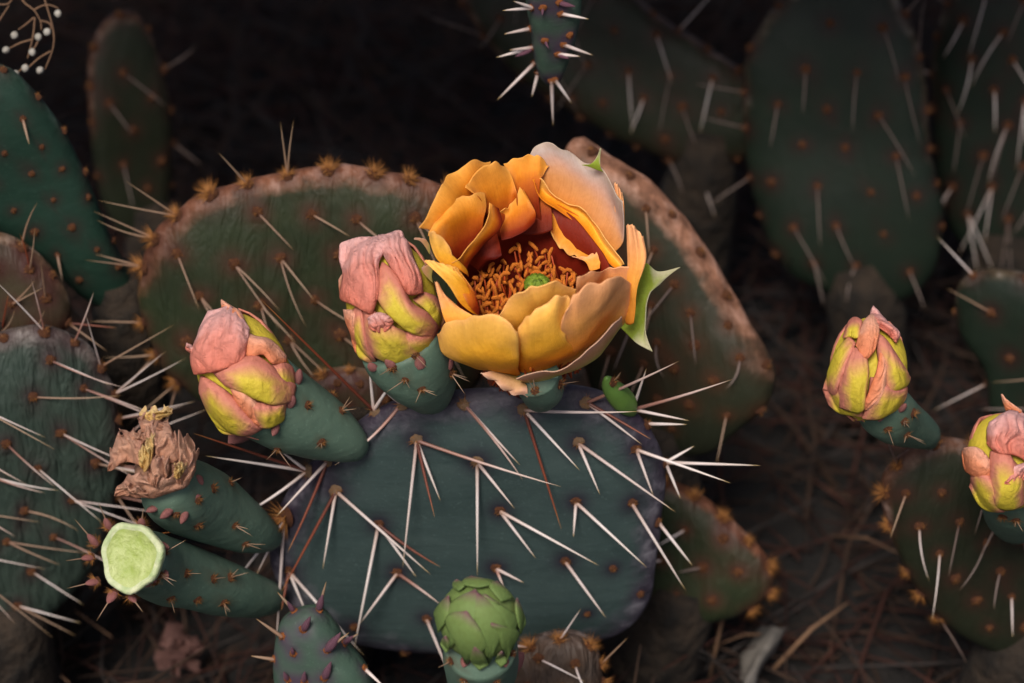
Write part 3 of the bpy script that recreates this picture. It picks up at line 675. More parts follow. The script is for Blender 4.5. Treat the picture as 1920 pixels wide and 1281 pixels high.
fpetal([[(575, 238), (605, 305), (690, 372), (780, 432), (822, 482), (885, 575), (935, 622)], [(572, 225), (620, 295), (705, 355), (788, 405), (838, 465), (900, 555), (955, 615)], [(590, 218), (640, 292), (718, 342), (796, 382), (846, 450), (912, 540), (965, 608)], [(606, 215), (662, 298), (732, 338), (802, 366), (852, 438), (922, 528), (972, 602)]], [[26, 24, 22, 20, 17, 10, 6], [28, 27, 25, 22, 19, 12, 7], [29, 28, 26, 23, 20, 13, 7], [28, 26, 24, 21, 18, 11, 6]], 'yel', wavy=.3)
fpetal([[(820, 632), (835, 632), (850, 630), (866, 625)], [(806, 595), (825, 600), (845, 600), (866, 595)], [(775, 578), (810, 580), (840, 570), (864, 565)], [(738, 574), (795, 570), (835, 558), (862, 540)]], [6, 8, 9, 10], 'pch', wavy=.3)
# left lower
fpetal([[(215, 640), (240, 640), (270, 650), (285, 660)], [(150, 600), (190, 610), (240, 610), (270, 620)], [(115, 530), (150, 540), (195, 560), (230, 590)], [(106, 468), (140, 472), (188, 520), (212, 598)]], [[-8, -6, -4, -2], [-8, -6, -4, -2], [-6, -5, -4, -3], [-5, -4, -4, -4]], 'yel', wavy=.2)
fpetal([[(340, 840), (330, 800), (310, 770), (290, 740)], [(270, 800), (275, 750), (270, 710), (265, 690)], [(160, 660), (190, 650), (215, 640), (225, 630)], [(80, 590), (120, 592), (160, 605), (205, 618)]], [-14, -14, -11, -8], 'yel', wavy=.2)
fpetal([[(338, 842), (330, 830), (335, 810), (330, 790)], [(290, 800), (300, 780), (305, 760), (300, 735)], [(235, 720), (248, 705), (262, 695), (265, 680)], [(203, 618), (215, 622), (228, 632), (240, 650)]], [-16, -15.5, -13, -11], 'org', wavy=.2)
fpetal([[(205, 895), (250, 875), (300, 850), (310, 838)], [(175, 830), (220, 830), (265, 830), (300, 822)], [(150, 760), (185, 770), (220, 785), (260, 800)], [(126, 688), (142, 695), (168, 735), (215, 780)]], [-20, -19, -17, -15], 'pch', wavy=.3)
# right
fpetal([[(985, 880), (1000, 880), (1015, 870)], [(990, 700), (1012, 712), (1034, 700)], [(986, 560), (1025, 570), (1062, 580)], [(983, 424), (1008, 432), (1054, 486)]], [[-6, -7, -8], [-4, -6, -6], [0, -3, -3], [4, 2, 1]], 'pch', wavy=.4)
fpetal([[(760, 900), (820, 880), (880, 860), (960, 820)], [(760, 780), (830, 760), (900, 745), (1000, 740)], [(760, 710), (830, 690), (910, 670), (1005, 665)], [(764, 668), (830, 640), (910, 626), (1003, 610)]], rr(18, 24, 26, 26, s=-1), 'pch', wavy=.4)
# inner front, then the three front petals
fpetal([[(520, 1000), (560, 1000), (610, 990), (660, 980), (720, 960)], [(460, 920), (520, 910), (590, 890), (670, 870), (750, 860)], [(436, 865), (500, 850), (580, 800), (660, 770), (755, 780)], [(422, 845), (474, 775), (560, 716), (660, 686), (758, 715)]], rr(13, 19, 23, 24, s=-1), 'yel', wavy=.6)
fpetal([[(590, 1094), (640, 1078), (700, 1056), (770, 1015), (850, 965)], [(695, 965), (760, 985), (830, 965), (900, 920), (970, 868)], [(690, 890), (760, 850), (840, 815), (925, 785), (1012, 790)], [(712, 820), (765, 735), (850, 685), (950, 662), (1027, 698)]], rr(14, 25, 31, 33, s=-1), 'pch', bulge=4, wavy=.6)
fpetal([[(512, 1100), (530, 1104), (560, 1100), (590, 1092), (640, 1072)], [(506, 1010), (560, 1025), (620, 1025), (690, 1015), (765, 995)], [(502, 945), (560, 915), (620, 895), (670, 880), (712, 935)], [(504, 892), (560, 822), (640, 770), (700, 750), (737, 762)]], rr(15, 25, 29, 29, s=-1), 'yel', bulge=4, wavy=.6)
fpetal([[(440, 1085), (470, 1096), (490, 1102), (505, 1102), (516, 1100)], [(268, 1066), (330, 1055), (390, 1045), (450, 1040), (510, 1040)], [(172, 1010), (230, 970), (300, 945), (400, 935), (508, 970)], [(140, 928), (185, 880), (290, 846), (412, 836), (503, 905)]], rr(17, 28, 32, 33, s=-1), 'yel', bulge=4.5, wavy=.6)
# outer lips below
fpetal([[(560, 1145), (640, 1120), (700, 1098), (780, 1062), (850, 1020), (895, 970), (968, 885)], [(530, 1130), (620, 1112), (698, 1090), (778, 1050), (852, 1000), (905, 940), (965, 865)], [(510, 1118), (610, 1095), (694, 1080), (774, 1040), (852, 980), (915, 905), (962, 850)], [(496, 1110), (600, 1084), (690, 1070), (770, 1028), (850, 958), (920, 878), (960, 836)]], [[-20, -22, -23, -22, -20, -17, -10], [-23, -25, -26, -25, -23, -19, -12], [-26, -28, -29, -28, -26, -22, -15], [-28, -30, -31, -31, -29, -25, -18]], 'pale', wavy=.3)
fpetal([[(430, 1080), (470, 1095), (500, 1108), (525, 1125)], [(380, 1078), (430, 1105), (490, 1130), (532, 1150)], [(350, 1082), (410, 1125), (470, 1160), (535, 1180)], [(328, 1085), (390, 1125), (445, 1172), (536, 1208)]], [-20, -24, -26, -26], 'pale', wavy=.5)
# green sepals at the right, little pale ones at the left
fpetal([[(960, 890), (985, 830), (1010, 760), (1030, 690), (1050, 610)], [(1000, 930), (1030, 850), (1055, 760), (1075, 690), (1075, 605)], [(1040, 965), (1062, 900), (1075, 760), (1110, 700), (1125, 640)], [(1097, 998), (1064, 890), (1082, 745), (1135, 688), (1226, 619)]], [[0, 2, 3, 4, 6], [-2, 0, 2, 4, 6], [-4, -1, 2, 4, 6], [-6, -2, 2, 5, 7]], 'sepal', name='sepal', wavy=.1, nzs=.3)
fpetal([[(110, 560), (112, 540), (110, 520)], [(92, 530), (98, 515), (100, 505)], [(70, 503), (76, 498), (84, 492)], [(42, 493), (44, 492), (46, 490)]], [4, 4, 4, 4], 'pale', name='sepal', wavy=0, nzs=.2)
fpetal([[(125, 690), (120, 660), (125, 620)], [(95, 660), (98, 640), (100, 610)], [(80, 640), (84, 630), (90, 615)], [(72, 625), (76, 620), (84, 612)]], [-2, -2, -2, -2], 'pale', name='sepal', wavy=0, nzs=.2)
# cup lining
V = []; F = []; uv = []; prof = [(5, 2), (8, 6), (10, 12), (12.5, 20), (17, 28), (20.5, 35), (22.5, 41), (24, 50), (25.5, 60)]
for j, (r, h) in enumerate(prof):
    for k in range(40):
        a = 2*math.pi*k/40; rr_ = r*(1 + .05*math.sin(5*a+j))*(.80 if math.sin(a) < -.1 and h > 10 else 1); hh = h if h < 30 else 30 + (h-30)*(.2 + .8*(.5 + .5*math.sin(a))**.7)
        V.append(Vector((AXX, 0, fbase.z)) + Vector((math.cos(a)*rr_, math.sin(a)*rr_, hh))*MM); uv.append((k/40, j/8*.9))
for j in range(len(prof)-1):
    for k in range(40): F.append((j*40+k, j*40+(k+1) % 40, (j+1)*40+(k+1) % 40, (j+1)*40+k))
part('cup', V, F, PM['red'], flower, solid=.6*MM, uvs=uv)
# stamens and stigma
M['fil'] = plain_mat('stamen_filament', (.42, .07, .012), (.24, .025, .006), 200, .5, 0)
M['anther'] = plain_mat('anther', (.74, .24, .022), (.50, .10, .010), 600, .7, .0003)
M['stig'] = plain_mat('green_stigma', (.19, .27, .015), (.07, .12, .008), 900, .6, .0009)
def stamen_mesh(seed):
    r = random.Random(seed); b = r.uniform(-.2, .2); pp = [Vector((b*math.sin(t*2.6)*.5, .06*math.sin(t*5+seed), t)) for t in (0, .25, .5, .75, .92)]
    V, F = tube(pp, [.016]*4+[.011], 5); mi = [0]*len(F)
    e = pp[-1]; d = Vector((r.uniform(-1, 1), r.uniform(-1, 1), r.uniform(.1, .8))).normalized(); c = frame(d)
    path = [e + d*(x-.5)*.16 + c.col[0]*.035*math.sin(x*3.1) for x in (0, .12, .5, .88, 1)]
    v, f = tube(path, [.010, .022, .024, .020, .008], 7); s = len(V); V += v; F += [tuple(i+s for i in q) for q in f]; mi += [1]*len(f)
    return mesh('stamen', V, F, [M['fil'], M['anther']], mi=mi)
SM = [stamen_mesh(i) for i in range(9)]
rnd = random.Random(11)
for i in range(285):
    a = rnd.uniform(0, 2*math.pi); q = rnd.random()**.6; r0 = 4 + 13*q
    b = Vector((AXX + math.cos(a)*r0*MM, math.sin(a)*r0*MM, fbase.z + (4 + 11*q**1.5)*MM))
    r1 = 3.5 + 16*q + rnd.uniform(-2, 2); a2 = a + rnd.uniform(-.7, .7)
    t = Vector((AXX + math.cos(a2)*r1*MM, math.sin(a2)*r1*MM, fbase.z + (41 + 5*q*math.sin(a2) + rnd.uniform(-5, 5))*MM))
    L = (t-b).length; inst('stamen', rnd.choice(SM), flower, mat_to(b, t-b, (.024, .024, L), Vector((rnd.uniform(-1, 1), rnd.uniform(-1, 1), 0))))
sg = Uy(1007, 534, -.001); V, F = tube([Vector((AXX, 0, fbase.z+.004)), Vector((AXX, 0, fbase.z+.02)), sg - Vector((0, 0, .003))], [.0016, .0016, .0020], 12)
st = part('style', V, F, M['stig'], flower)
V = []; F = []
for j in range(11):
    el = -math.pi/2 + math.pi*j/10
    for k in range(48):
        a = 2*math.pi*k/48; lob = 1 + .16*abs(math.sin(a*4))*math.cos(el) - .1
        V.append(sg + Vector((math.cos(a)*math.cos(el)*.0042*lob, math.sin(a)*math.cos(el)*.0042*lob, math.sin(el)*.0036)) + Vector((nz((k, j, 0), .9), nz((k, j, 3), .9), nz((k, j, 5), .9)))*.0004)
for j in range(10):
    for k in range(48): F.append((j*48+k, j*48+(k+1) % 48, (j+1)*48+(k+1) % 48, (j+1)*48+k))
part('stigma', V, F, M['stig'], flower)

# ------------------------------------------------------------------ buds
def ellipsoid(root, cx, cy, ra, rb, ang, d0, rd, m, name='core', k=.93):
    V = []; F = []; uv = []; c = Ud(cx, cy, d0); s = K*d0
    ca, sa = math.cos(ang), math.sin(ang)
    ax = (RT*ca - UP*sa); ay = (RT*sa + UP*ca)
    for j in range(17):
        el = -math.pi/2 + math.pi*j/16
        for i in range(32):
            a = 2*math.pi*i/32; V.append(c + ax*(math.cos(a)*math.cos(el)*ra*s*k) + ay*(math.sin(el)*rb*s*k) - FW*(math.sin(a)*math.cos(el)*rd*MM*k)); uv.append((.5, .4))
    for j in range(16):
        for i in range(32): F.append((j*32+i, j*32+(i+1) % 32, (j+1)*32+(i+1) % 32, (j+1)*32+i))
    return part(name, V, F, m, root, uvs=uv)
def bud_pos(cx, cy, ra, rb, ang, d0, rd, lift):
    ca, sa = math.cos(ang), math.sin(ang)
    def f(t, u, v):
        dx, dy = t[0]-cx, t[1]-cy; a = dx*ca + dy*sa; b = -dx*sa + dy*ca
        q = (a/ra)**2 + (b/rb)**2; return Ud(t[0], t[1], d0 - rd*MM*math.sqrt(max(0, 1-min(q, 1)))*1.0 - lift*MM)
    return f
def strip(a, b, k=4):
    """two edges (lower, upper) -> rows"""
    return [[(p[0]+(q[0]-p[0])*j/(k-1), p[1]+(q[1]-p[1])*j/(k-1)) for p, q in zip(a, b)] for j in range(k)]
def bud(label, spec, patches, conv, core='budy', group='pink and yellow buds', name='flower_bud', seed=0, back=True, nzs=.5):
    cx, cy, ra, rb, ang, d0, rd = spec
    root = thing(name, label, 'flower bud', Ud(cx, cy + rb*.6, d0), group)
    ellipsoid(root, cx, cy, ra, rb, ang, d0, rd, PM[core])
    for i, (rows, m, bul, lift) in enumerate(patches):
        rows = [[conv(*p) for p in r] for r in rows]
        patch('petal', root, rows, bud_pos(cx, cy, ra, rb, ang, d0, rd, lift), PM[m], bulge=bul, tuck=1.3, nzs=nzs*(1.5 if m == 'budp' else 1), seed=seed+i, solid=.6, nu=34, nv=28, fold=1.5 if m == 'budp' else .45)
    if back:                                               # the side turned away: plain overlapping petals
        s = K*d0; c = Ud(cx, cy, d0); ca, sa = math.cos(ang), math.sin(ang); ax = (RT*ca - UP*sa); ay = (RT*sa + UP*ca)
        for q in range(4):
            a0 = math.pi*(1.12 + .25*q)
            def pf(t, u, v, a0=a0, q=q):
                el = -1.25 + 2.35*v; a = a0 + (u-.5)*1.2*math.cos(el*.8)
                return c + (ax*(math.cos(a)*ra*s) - FW*(math.sin(a)*rd*MM))*math.cos(el)*(.87+.02*(q % 2)+.03*math.sin(math.pi*u)) + ay*(math.sin(el)*rb*s)
            patch('petal', root, [[(0, 0)]*4]*4, pf, PM[core], nzs=.4, seed=seed+20+q, solid=.6, nu=10, nv=10)
    return root
# bud beside the flower
B1 = bud('big crumpled pink and yellow bud pressed against the open flower', (734, 565, 92, 125, R(-8), .790, 16), [
    (strip([(985, 300), (990, 400), (1005, 470), (1060, 492)], [(1018, 285), (1030, 380), (1040, 440), (1062, 486)]), 'budy', 3, .5),
    ([[(1060, 470), (1120, 495), (1180, 480), (1225, 455)], [(1030, 430), (1090, 440), (1150, 430), (1210, 420)], [(1022, 360), (1070, 370), (1120, 375), (1165, 380)], [(1015, 280), (1050, 300), (1090, 330), (1130, 365)]], 'budy', 3.5, 1),
    (strip([(1190, 470), (1225, 475), (1262, 455), (1275, 410)], [(1140, 380), (1180, 385), (1230, 390), (1272, 385)]), 'budy', 3, .6),
    (strip([(1195, 262), (1235, 300), (1270, 350), (1285, 375)], [(1230, 235), (1275, 255), (1302, 310), (1300, 355)]), 'budy', 3, .2),
    (strip([(1062, 240), (1095, 300), (1160, 362), (1220, 400), (1268, 398)], [(1082, 135), (1150, 190), (1190, 265), (1250, 318), (1287, 372)]), 'budy', 4, 2.2),
    (strip([(940, 250), (952, 262), (975, 262), (995, 250)], [(938, 200), (955, 175), (980, 178), (998, 205)]), 'budo', 3, .6),
    ([[(945, 265), (1000, 285), (1050, 310), (1065, 270), (1075, 230)], [(955, 190), (1005, 200), (1050, 210), (1068, 180), (1080, 160)], [(948, 115), (1000, 115), (1040, 110), (1070, 110), (1090, 120)], [(948, 72), (1000, 52), (1050, 42), (1085, 40), (1110, 60)]], 'budp', 3, 2),
    ([[(1150, 200), (1175, 240), (1200, 255), (1232, 252)], [(1110, 140), (1150, 160), (1190, 180), (1222, 200)], [(1085, 90), (1120, 90), (1160, 95), (1195, 125)], [(1075, 40), (1110, 30), (1150, 20), (1166, 60)]], 'budp', 3, 2.6),
    (strip([(1045, 375), (1075, 395), (1105, 385), (1125, 350)], [(1040, 335), (1065, 318), (1090, 318), (1120, 335)]), 'budp', 1.5, 4),
    (strip([(960, 345), (975, 380), (990, 440), (1000, 460)], [(950, 300), (975, 300), (990, 310), (1000, 330)]), 'budo', 2, 0)], ZB, seed=100, nzs=.6)
ovary(B1, [(812, 762, 0.806, 16), (808, 745, 0.806, 36), (795, 715, 0.802, 62), (770, 675, 0.794, 78), (750, 640, 0.792, 80)], ars=[(790, 730), (735, 690), (845, 700), (780, 668), (760, 712)], nubs=[(735, 690, 722, 676), (790, 690, 785, 668), (845, 690, 850, 672), (700, 690, 690, 678)], on=main)
B2 = bud('tilted bud with pink papery tip and puffy yellow petals on a long green stalk', (458, 700, 92, 128, R(-24), .796, 16), [
    (strip([(485, 650), (495, 700), (520, 735), (560, 742)], [(505, 640), (520, 680), (540, 715), (570, 738)]), 'budy', 2, 0),
    (strip([(436, 590), (470, 660), (510, 715), (570, 742), (630, 738)], [(442, 535), (500, 565), (552, 600), (610, 660), (672, 712)]), 'budy', 4, .8),
    (strip([(640, 715), (690, 718), (738, 695), (750, 650)], [(612, 625), (660, 628), (710, 632), (755, 628)]), 'budy', 3.5, 1),
    (strip([(560, 620), (590, 660), (625, 695), (660, 722)], [(548, 566), (590, 585), (632, 622), (672, 690)]), 'budo', 2, 1.6),
    (strip([(735, 575), (755, 600), (775, 610), (785, 585)], [(690, 505), (730, 488), (768, 505), (788, 545)]), 'budy', 3, .5),
    (strip([(540, 572), (600, 592), (655, 622), (705, 640), (765, 622)], [(495, 520), (560, 488), (632, 462), (692, 498), (778, 575)]), 'budy', 4, 2.2),
    (strip([(596, 460), (630, 470), (670, 460), (705, 495), (745, 490)], [(608, 380), (640, 395), (680, 405), (715, 430), (745, 470)]), 'budo', 3, 1),
    ([[(432, 532), (470, 528), (505, 520), (545, 500), (595, 468)], [(420, 450), (470, 445), (520, 435), (560, 440), (598, 440)], [(438, 370), (480, 365), (525, 355), (570, 375), (608, 405)], [(470, 300), (500, 293), (540, 288), (580, 320), (614, 372)]], 'budp', 4, 2.4),
    (strip([(518, 292), (540, 302), (560, 325), (598, 395)], [(515, 260), (550, 284), (582, 310), (612, 375)]), 'budo', 1, 1.5),
    (strip([(398, 430), (408, 442), (420, 448), (430, 450)], [(402, 415), (415, 418), (425, 425), (435, 435)]), 'budp', 1, 1)], ZB, seed=130, nzs=.6)
ovary(B2, [(672, 846, 0.806, 14), (655, 832, 0.807, 38), (605, 803, 0.807, 62), (545, 775, 0.804, 78), (490, 740, 0.799, 84)], ars=[(602, 830), (577, 760), (520, 842), (640, 770), (480, 830), (625, 740)], nubs=[(470, 815, 450, 815), (520, 800, 512, 820), (545, 762, 552, 742), (440, 812, 430, 830), (560, 715, 565, 690)], on=main)
BR = bud('upright closed bud with salmon tip and green-yellow petals on the olive-green pad', (1628, 692, 78, 104, R(4), .800, 14), [
    (strip([(478, 380), (500, 400), (540, 415), (585, 420)], [(460, 330), (490, 320), (530, 320), (580, 330)]), 'budy', 2, 0),
    (strip([(455, 330), (470, 270), (500, 200), (540, 160)], [(500, 350), (520, 290), (545, 220), (560, 180)]), 'budy', 3, .6),
    ([[(512, 390), (540, 400), (570, 405), (590, 380)], [(510, 320), (545, 320), (580, 315), (598, 300)], [(520, 250), (550, 250), (580, 245), (600, 240)], [(545, 200), (560, 195), (580, 205), (598, 235)]], 'budy', 3, 1.5),
    (strip([(580, 420), (640, 420), (700, 385), (728, 330)], [(610, 290), (640, 300), (690, 325), (725, 320)]), 'budy', 3, 1.2),
    (strip([(655, 330), (690, 328), (722, 318), (738, 290)], [(628, 140), (665, 170), (700, 230), (725, 270)]), 'budy', 3, 1.6),
    (strip([(580, 390), (600, 340), (625, 270), (640, 200)], [(610, 400), (650, 340), (655, 270), (650, 215)]), 'budo', 2, 1.8),
    (strip([(560, 190), (590, 235), (620, 210), (640, 150)], [(590, 110), (610, 90), (625, 100), (640, 130)]), 'budo', 2, 2.6),
    (strip([(600, 110), (630, 130), (670, 160), (690, 185)], [(620, 56), (650, 90), (690, 130), (702, 150)]), 'budp', 2, 1.5),
    (strip([(520, 165), (540, 160), (560, 165), (580, 160)], [(530, 130), (545, 105), (565, 98), (585, 108)]), 'budy', 2, .5)], lambda x, y: (1280+x/1.728, 540+y/1.728), seed=160)
ovary(BR, [(1745, 826, .816, 14), (1728, 812, .813, 31), (1690, 793, .808, 44), (1660, 768, .803, 54), (1640, 730, .80, 46)], ars=[(1695, 790), (1665, 805), (1712, 775), (1700, 815)], nubs=[(1655, 780, 1648, 792), (1690, 770, 1702, 758)], on=pR)
BE = bud('plump pinkish bud with red creases beside the upright closed bud', (1886, 866, 76, 98, R(-12), .795, 14), [
    (strip([(925, 640), (950, 680), (990, 715), (1040, 720)], [(935, 590), (965, 600), (1000, 620), (1010, 660)]), 'budy', 3, 0),
    (strip([(910, 540), (915, 590), (940, 615), (1000, 625)], [(915, 520), (940, 515), (970, 530), (1000, 560)]), 'budo', 3, .6),
    (strip([(1000, 700), (1030, 715), (1070, 715), (1110, 700)], [(1000, 530), (1035, 520), (1080, 560), (1110, 600)]), 'budy', 4, 1.2),
    (strip([(1040, 640), (1070, 640), (1100, 630), (1140, 620)], [(1060, 600), (1080, 580), (1110, 570), (1150, 560)]), 'budp', 2, 2.5),
    (strip([(975, 510), (1010, 540), (1060, 545), (1120, 560)], [(990, 440), (1030, 405), (1070, 400), (1120, 410)]), 'budp', 3.5, 1.5),
    (strip([(1055, 395), (1075, 400), (1090, 402), (1105, 405)], [(1038, 342), (1050, 358), (1070, 375), (1100, 395)]), 'budo', 1, 1)], lambda x, y: (1280+x/1.728, 540+y/1.728), seed=190, nzs=.8)
ovary(BE, [(1905, 985, .80, 30), (1905, 965, .80, 52), (1898, 930, .797, 62), (1892, 890, .796, 50)], ars=[(1880, 968), (1905, 975)], nubs=[(1860, 950, 1848, 955)], on=pR)
# green bud below
GB = thing('flower_bud', 'tight round green bud with purple-tipped overlapping scales low in front', 'flower bud', Ud(905, 1250, .765))
gs = (899, 1160, 82, 82, R(3), .752, 15)
ellipsoid(GB, *gs, PM['budg'])
def zg(x, y): return (480 + x/2.743, 1040 + y/2.743)
def scale_(tip, left, right, bot, lift, bul, seed):
    l, r, b, t = [zg(*q) for q in (left, right, bot, tip)]
    mid = lambda a, c, f: (a[0]+(c[0]-a[0])*f, a[1]+(c[1]-a[1])*f)
    bl, br_ = mid(b, l, .55), mid(b, r, .55)
    c2, wl, wr_ = mid(mid(l, r, .5), t, .55), mid(l, t, .55), mid(r, t, .55)
    wl, wr_ = mid(c2, wl, 1.5), mid(c2, wr_, 1.5); c3 = mid(mid(l, r, .5), t, .85); el_, er_ = mid(c3, mid(l, t, .85), 1.5), mid(c3, mid(r, t, .85), 1.5)
    rows = [[bl, mid(bl, b, .7), b, mid(br_, b, .7), br_], [l, mid(l, r, .25), mid(l, r, .5), mid(l, r, .75), r], [wl, mid(wl, wr_, .25), c2, mid(wl, wr_, .75), wr_], [el_, mid(el_, er_, .25), c3, mid(el_, er_, .75), er_], [t]*5]
    patch('scale', GB, rows, bud_pos(*gs, lift*.45), PM['budg'], bulge=bul*.45, tuck=.25, nzs=.2, seed=seed, solid=.6, nu=18, nv=16)
for i, a in enumerate([((1130, 180), (990, 270), (1160, 300), (1000, 480), .5, 2.0), ((1130, 190), (1120, 330), (1290, 330), (1200, 560), .6, 2.0), ((1180, 205), (1190, 230), (1345, 320), (1330, 420), .8, 2.2),
                       ((1085, 290), (975, 340), (1190, 470), (1080, 560), 1.8, 2.4), ((1210, 355), (1240, 400), (1350, 400), (1290, 540), 1.8, 2), ((990, 215), (920, 300), (985, 330), (940, 400), 1, 1.6),
                       ((1105, 110), (1060, 150), (1220, 150), (1140, 170), .2, 1.5), ((1340, 225), (1335, 300), (1385, 350), (1360, 410), 1, 1.5), ((1125, 470), (1105, 545), (1195, 560), (1150, 590), 3, 2), ((1265, 500), (1235, 545), (1290, 550), (1262, 575), 3, 1.6),
                       ((1035, 128), (1012, 160), (1070, 160), (1040, 185), .5, 1.5), ((975, 420), (950, 460), (995, 480), (975, 500), 1, 1.5), ((1240, 140), (1200, 170), (1320, 220), (1260, 240), .9, 1.6)]):
    scale_(*a[:4], a[4], a[5], 220+i)
ovary(GB, [(908, 1338, .775, 30), (907, 1320, .773, 44), (905, 1290, .77, 58), (902, 1240, .762, 68), (900, 1205, .757, 68)], ars=[(960, 1225), (845, 1240), (870, 1275), (930, 1278)], nubs=[(875, 1232, 868, 1250), (850, 1205, 835, 1212), (975, 1235, 985, 1222), (945, 1235, 948, 1250)], on=lowp)
# ------------------------------------------------------------------ withered flower and cut fruit
WF = thing('withered_flower', 'withered brown crumpled flower on a green fruit', 'withered flower', Ud(500, 1010, .80))
ovary(WF, [(516, 1010, .802, 12), (498, 1005, .802, 30), (450, 985, .80, 52), (390, 952, .795, 68), (345, 932, .788, 70), (322, 916, .783, 60), (308, 900, .779, 40)], ars=[(372, 938), (432, 905), (372, 985), (400, 915), (440, 985), (460, 1020), (330, 965)], nubs=[(375, 940, 362, 925), (320, 960, 300, 975), (350, 965, 340, 985), (380, 905, 372, 890), (290, 955, 272, 962)], on=main)
rnd = random.Random(5)
ws = (296, 870, 78, 84, R(-8), .782, 12)
wp = [(strip([(150, 950), (230, 970), (300, 975), (380, 940), (430, 880)], [(190, 880), (240, 890), (300, 890), (360, 870), (420, 810)]), 'dry', 3, 2), (strip([(145, 880), (165, 860), (190, 850), (240, 860)], [(145, 820), (165, 750), (200, 740), (245, 750)]), 'dry', 3, 1),
      (strip([(180, 790), (215, 800), (250, 790), (275, 770)], [(175, 745), (215, 730), (245, 740), (270, 720)]), 'dry', 3, 3), (strip([(240, 790), (280, 840), (330, 850), (380, 820)], [(245, 690), (280, 690), (330, 700), (350, 730)]), 'dry', 4, 3),
      (strip([(250, 740), (280, 730), (310, 725), (345, 735)], [(237, 675), (262, 680), (300, 665), (320, 690)]), 'dry', 3, 4), (strip([(245, 690), (280, 700), (320, 690), (350, 665)], [(240, 672), (290, 650), (335, 640), (356, 655)]), 'dryy', 2, 5),
      (strip([(215, 850), (235, 870), (255, 850), (265, 810)], [(212, 820), (235, 790), (260, 760), (272, 752)]), 'dryy', 1.5, 7), (strip([(340, 900), (370, 910), (400, 890), (430, 860)], [(345, 790), (375, 760), (410, 745), (440, 800)]), 'dry', 3.5, 1.5),
      (strip([(250, 900), (280, 930), (310, 930), (340, 900)], [(255, 830), (285, 830), (315, 830), (345, 840)]), 'dry', 3, 5), (strip([(360, 905), (375, 912), (385, 900), (392, 880)], [(350, 860), (365, 850), (380, 850), (390, 862)]), 'dryy', 1.5, 5), (strip([(145, 965), (180, 970), (215, 968), (260, 978)], [(160, 925), (190, 925), (220, 930), (255, 940)]), 'dry', 2, 4)]
for i, (rows, m, bul, lift) in enumerate(wp):
    rows = [[ZB(*p) for p in r] for r in rows]
    patch('withered_petal', WF, rows, bud_pos(*ws, lift-1), PM[m], bulge=bul, nzs=1.5, seed=300+i, solid=.22, nu=60, nv=40, wavy=1.6, fold=2.2, frill=3)
ellipsoid(WF, ws[0]+5, ws[1]+12, 52, 60, ws[4], ws[5]+.004, 9, PM['dry'])
CF = thing('cactus_fruit', 'green fruit with a pale cut-off round top below the withered flower', 'fruit', Ud(505, 1125, .80))
ovary(CF, [(525, 1122, .806, 14), (500, 1122, .806, 34), (440, 1110, .802, 50), (370, 1090, .796, 58), (300, 1066, .788, 62), (268, 1053, .782, 61), (256, 1049, .777, 50)], ars=[(350, 1075), (400, 1085), (432, 1083), (320, 1122), (370, 1125), (310, 1035), (420, 1130), (300, 1078), (230, 1125)], nubs=[(310, 1075, 318, 1088), (300, 1020, 320, 1025), (270, 1095, 280, 1075)], on=main)
M['cut'] = plain_mat('cut_fruit_flesh', (.22, .28, .06), (.36, .40, .17), 190, .5, .002)
M['cutrim'] = plain_mat('pale_cut_rim', (.46, .47, .30), (.26, .33, .15), 260, .7, .0012)
c = Ud(245, 1045, .7715); V = []; F = []; mi = []
nd = (-FW + RT*-.22 + UP*.08).normalized(); fr = frame(nd, RT)
prof = [(0, -1.2), (4, -1.1), (7, -.7), (8.6, .1), (9.6, .7), (10.3, .5), (10.7, -.6), (10.4, -3)]
for j, (r, h) in enumerate(prof):
    for k in range(40):
        a = 2*math.pi*k/40; q = r*(1+.05*math.sin(3*a+1)+.03*math.sin(7*a)); V.append(c + (fr.col[0]*math.cos(a)*q*.97 + fr.col[1]*math.sin(a)*q*1.06 + nd*(h + .35*nz((math.cos(a)*r, math.sin(a)*r, 1), .6)))*MM)
for j in range(len(prof)-1):
    for k in range(40): F.append((j*40+k, j*40+(k+1) % 40, (j+1)*40+(k+1) % 40, (j+1)*40+k)); mi.append(0 if j < 3 else 1)
part('cut_top', V, F, [M['cut'], M['cutrim']], CF, mi=mi)
for (x, y, tx, ty) in [(180, 1020, 150, 985), (172, 1045, 135, 1050), (182, 1090, 140, 1100), (215, 1110, 190, 1150), (290, 1090, 275, 1075), (205, 990, 190, 955), (265, 985, 268, 960), (245, 1118, 262, 1140)]:
    p = Ud(x, y, .778); t = Ud(tx, ty, .772)
    o = inst('areole', random.choice(AR['tuft']), CF, mat_to(p, t-p, (1.5*MM,)*3)); L = (t-p).length
    inst('scale_leaf', NUB, o, mat_to(p, (t-p), (L*.45, L*.45, L*.55)))
    spine(o, p, p + (t-p)*1.35, 'st', 0, .55)
# little green fruit behind the broad pad's corner
LG = thing('cactus_fruit', 'tiny bright green fruit peeping over the right shoulder of the blue-green pad', 'fruit', Ud(1160, 770, .80))
ovary(LG, [(1182, 772, .806, 10), (1172, 757, .806, 22), (1156, 737, .804, 21), (1142, 720, .803, 12), (1136, 712, .803, 3)], ars=[(1150, 716)], skin='lime', on=main)
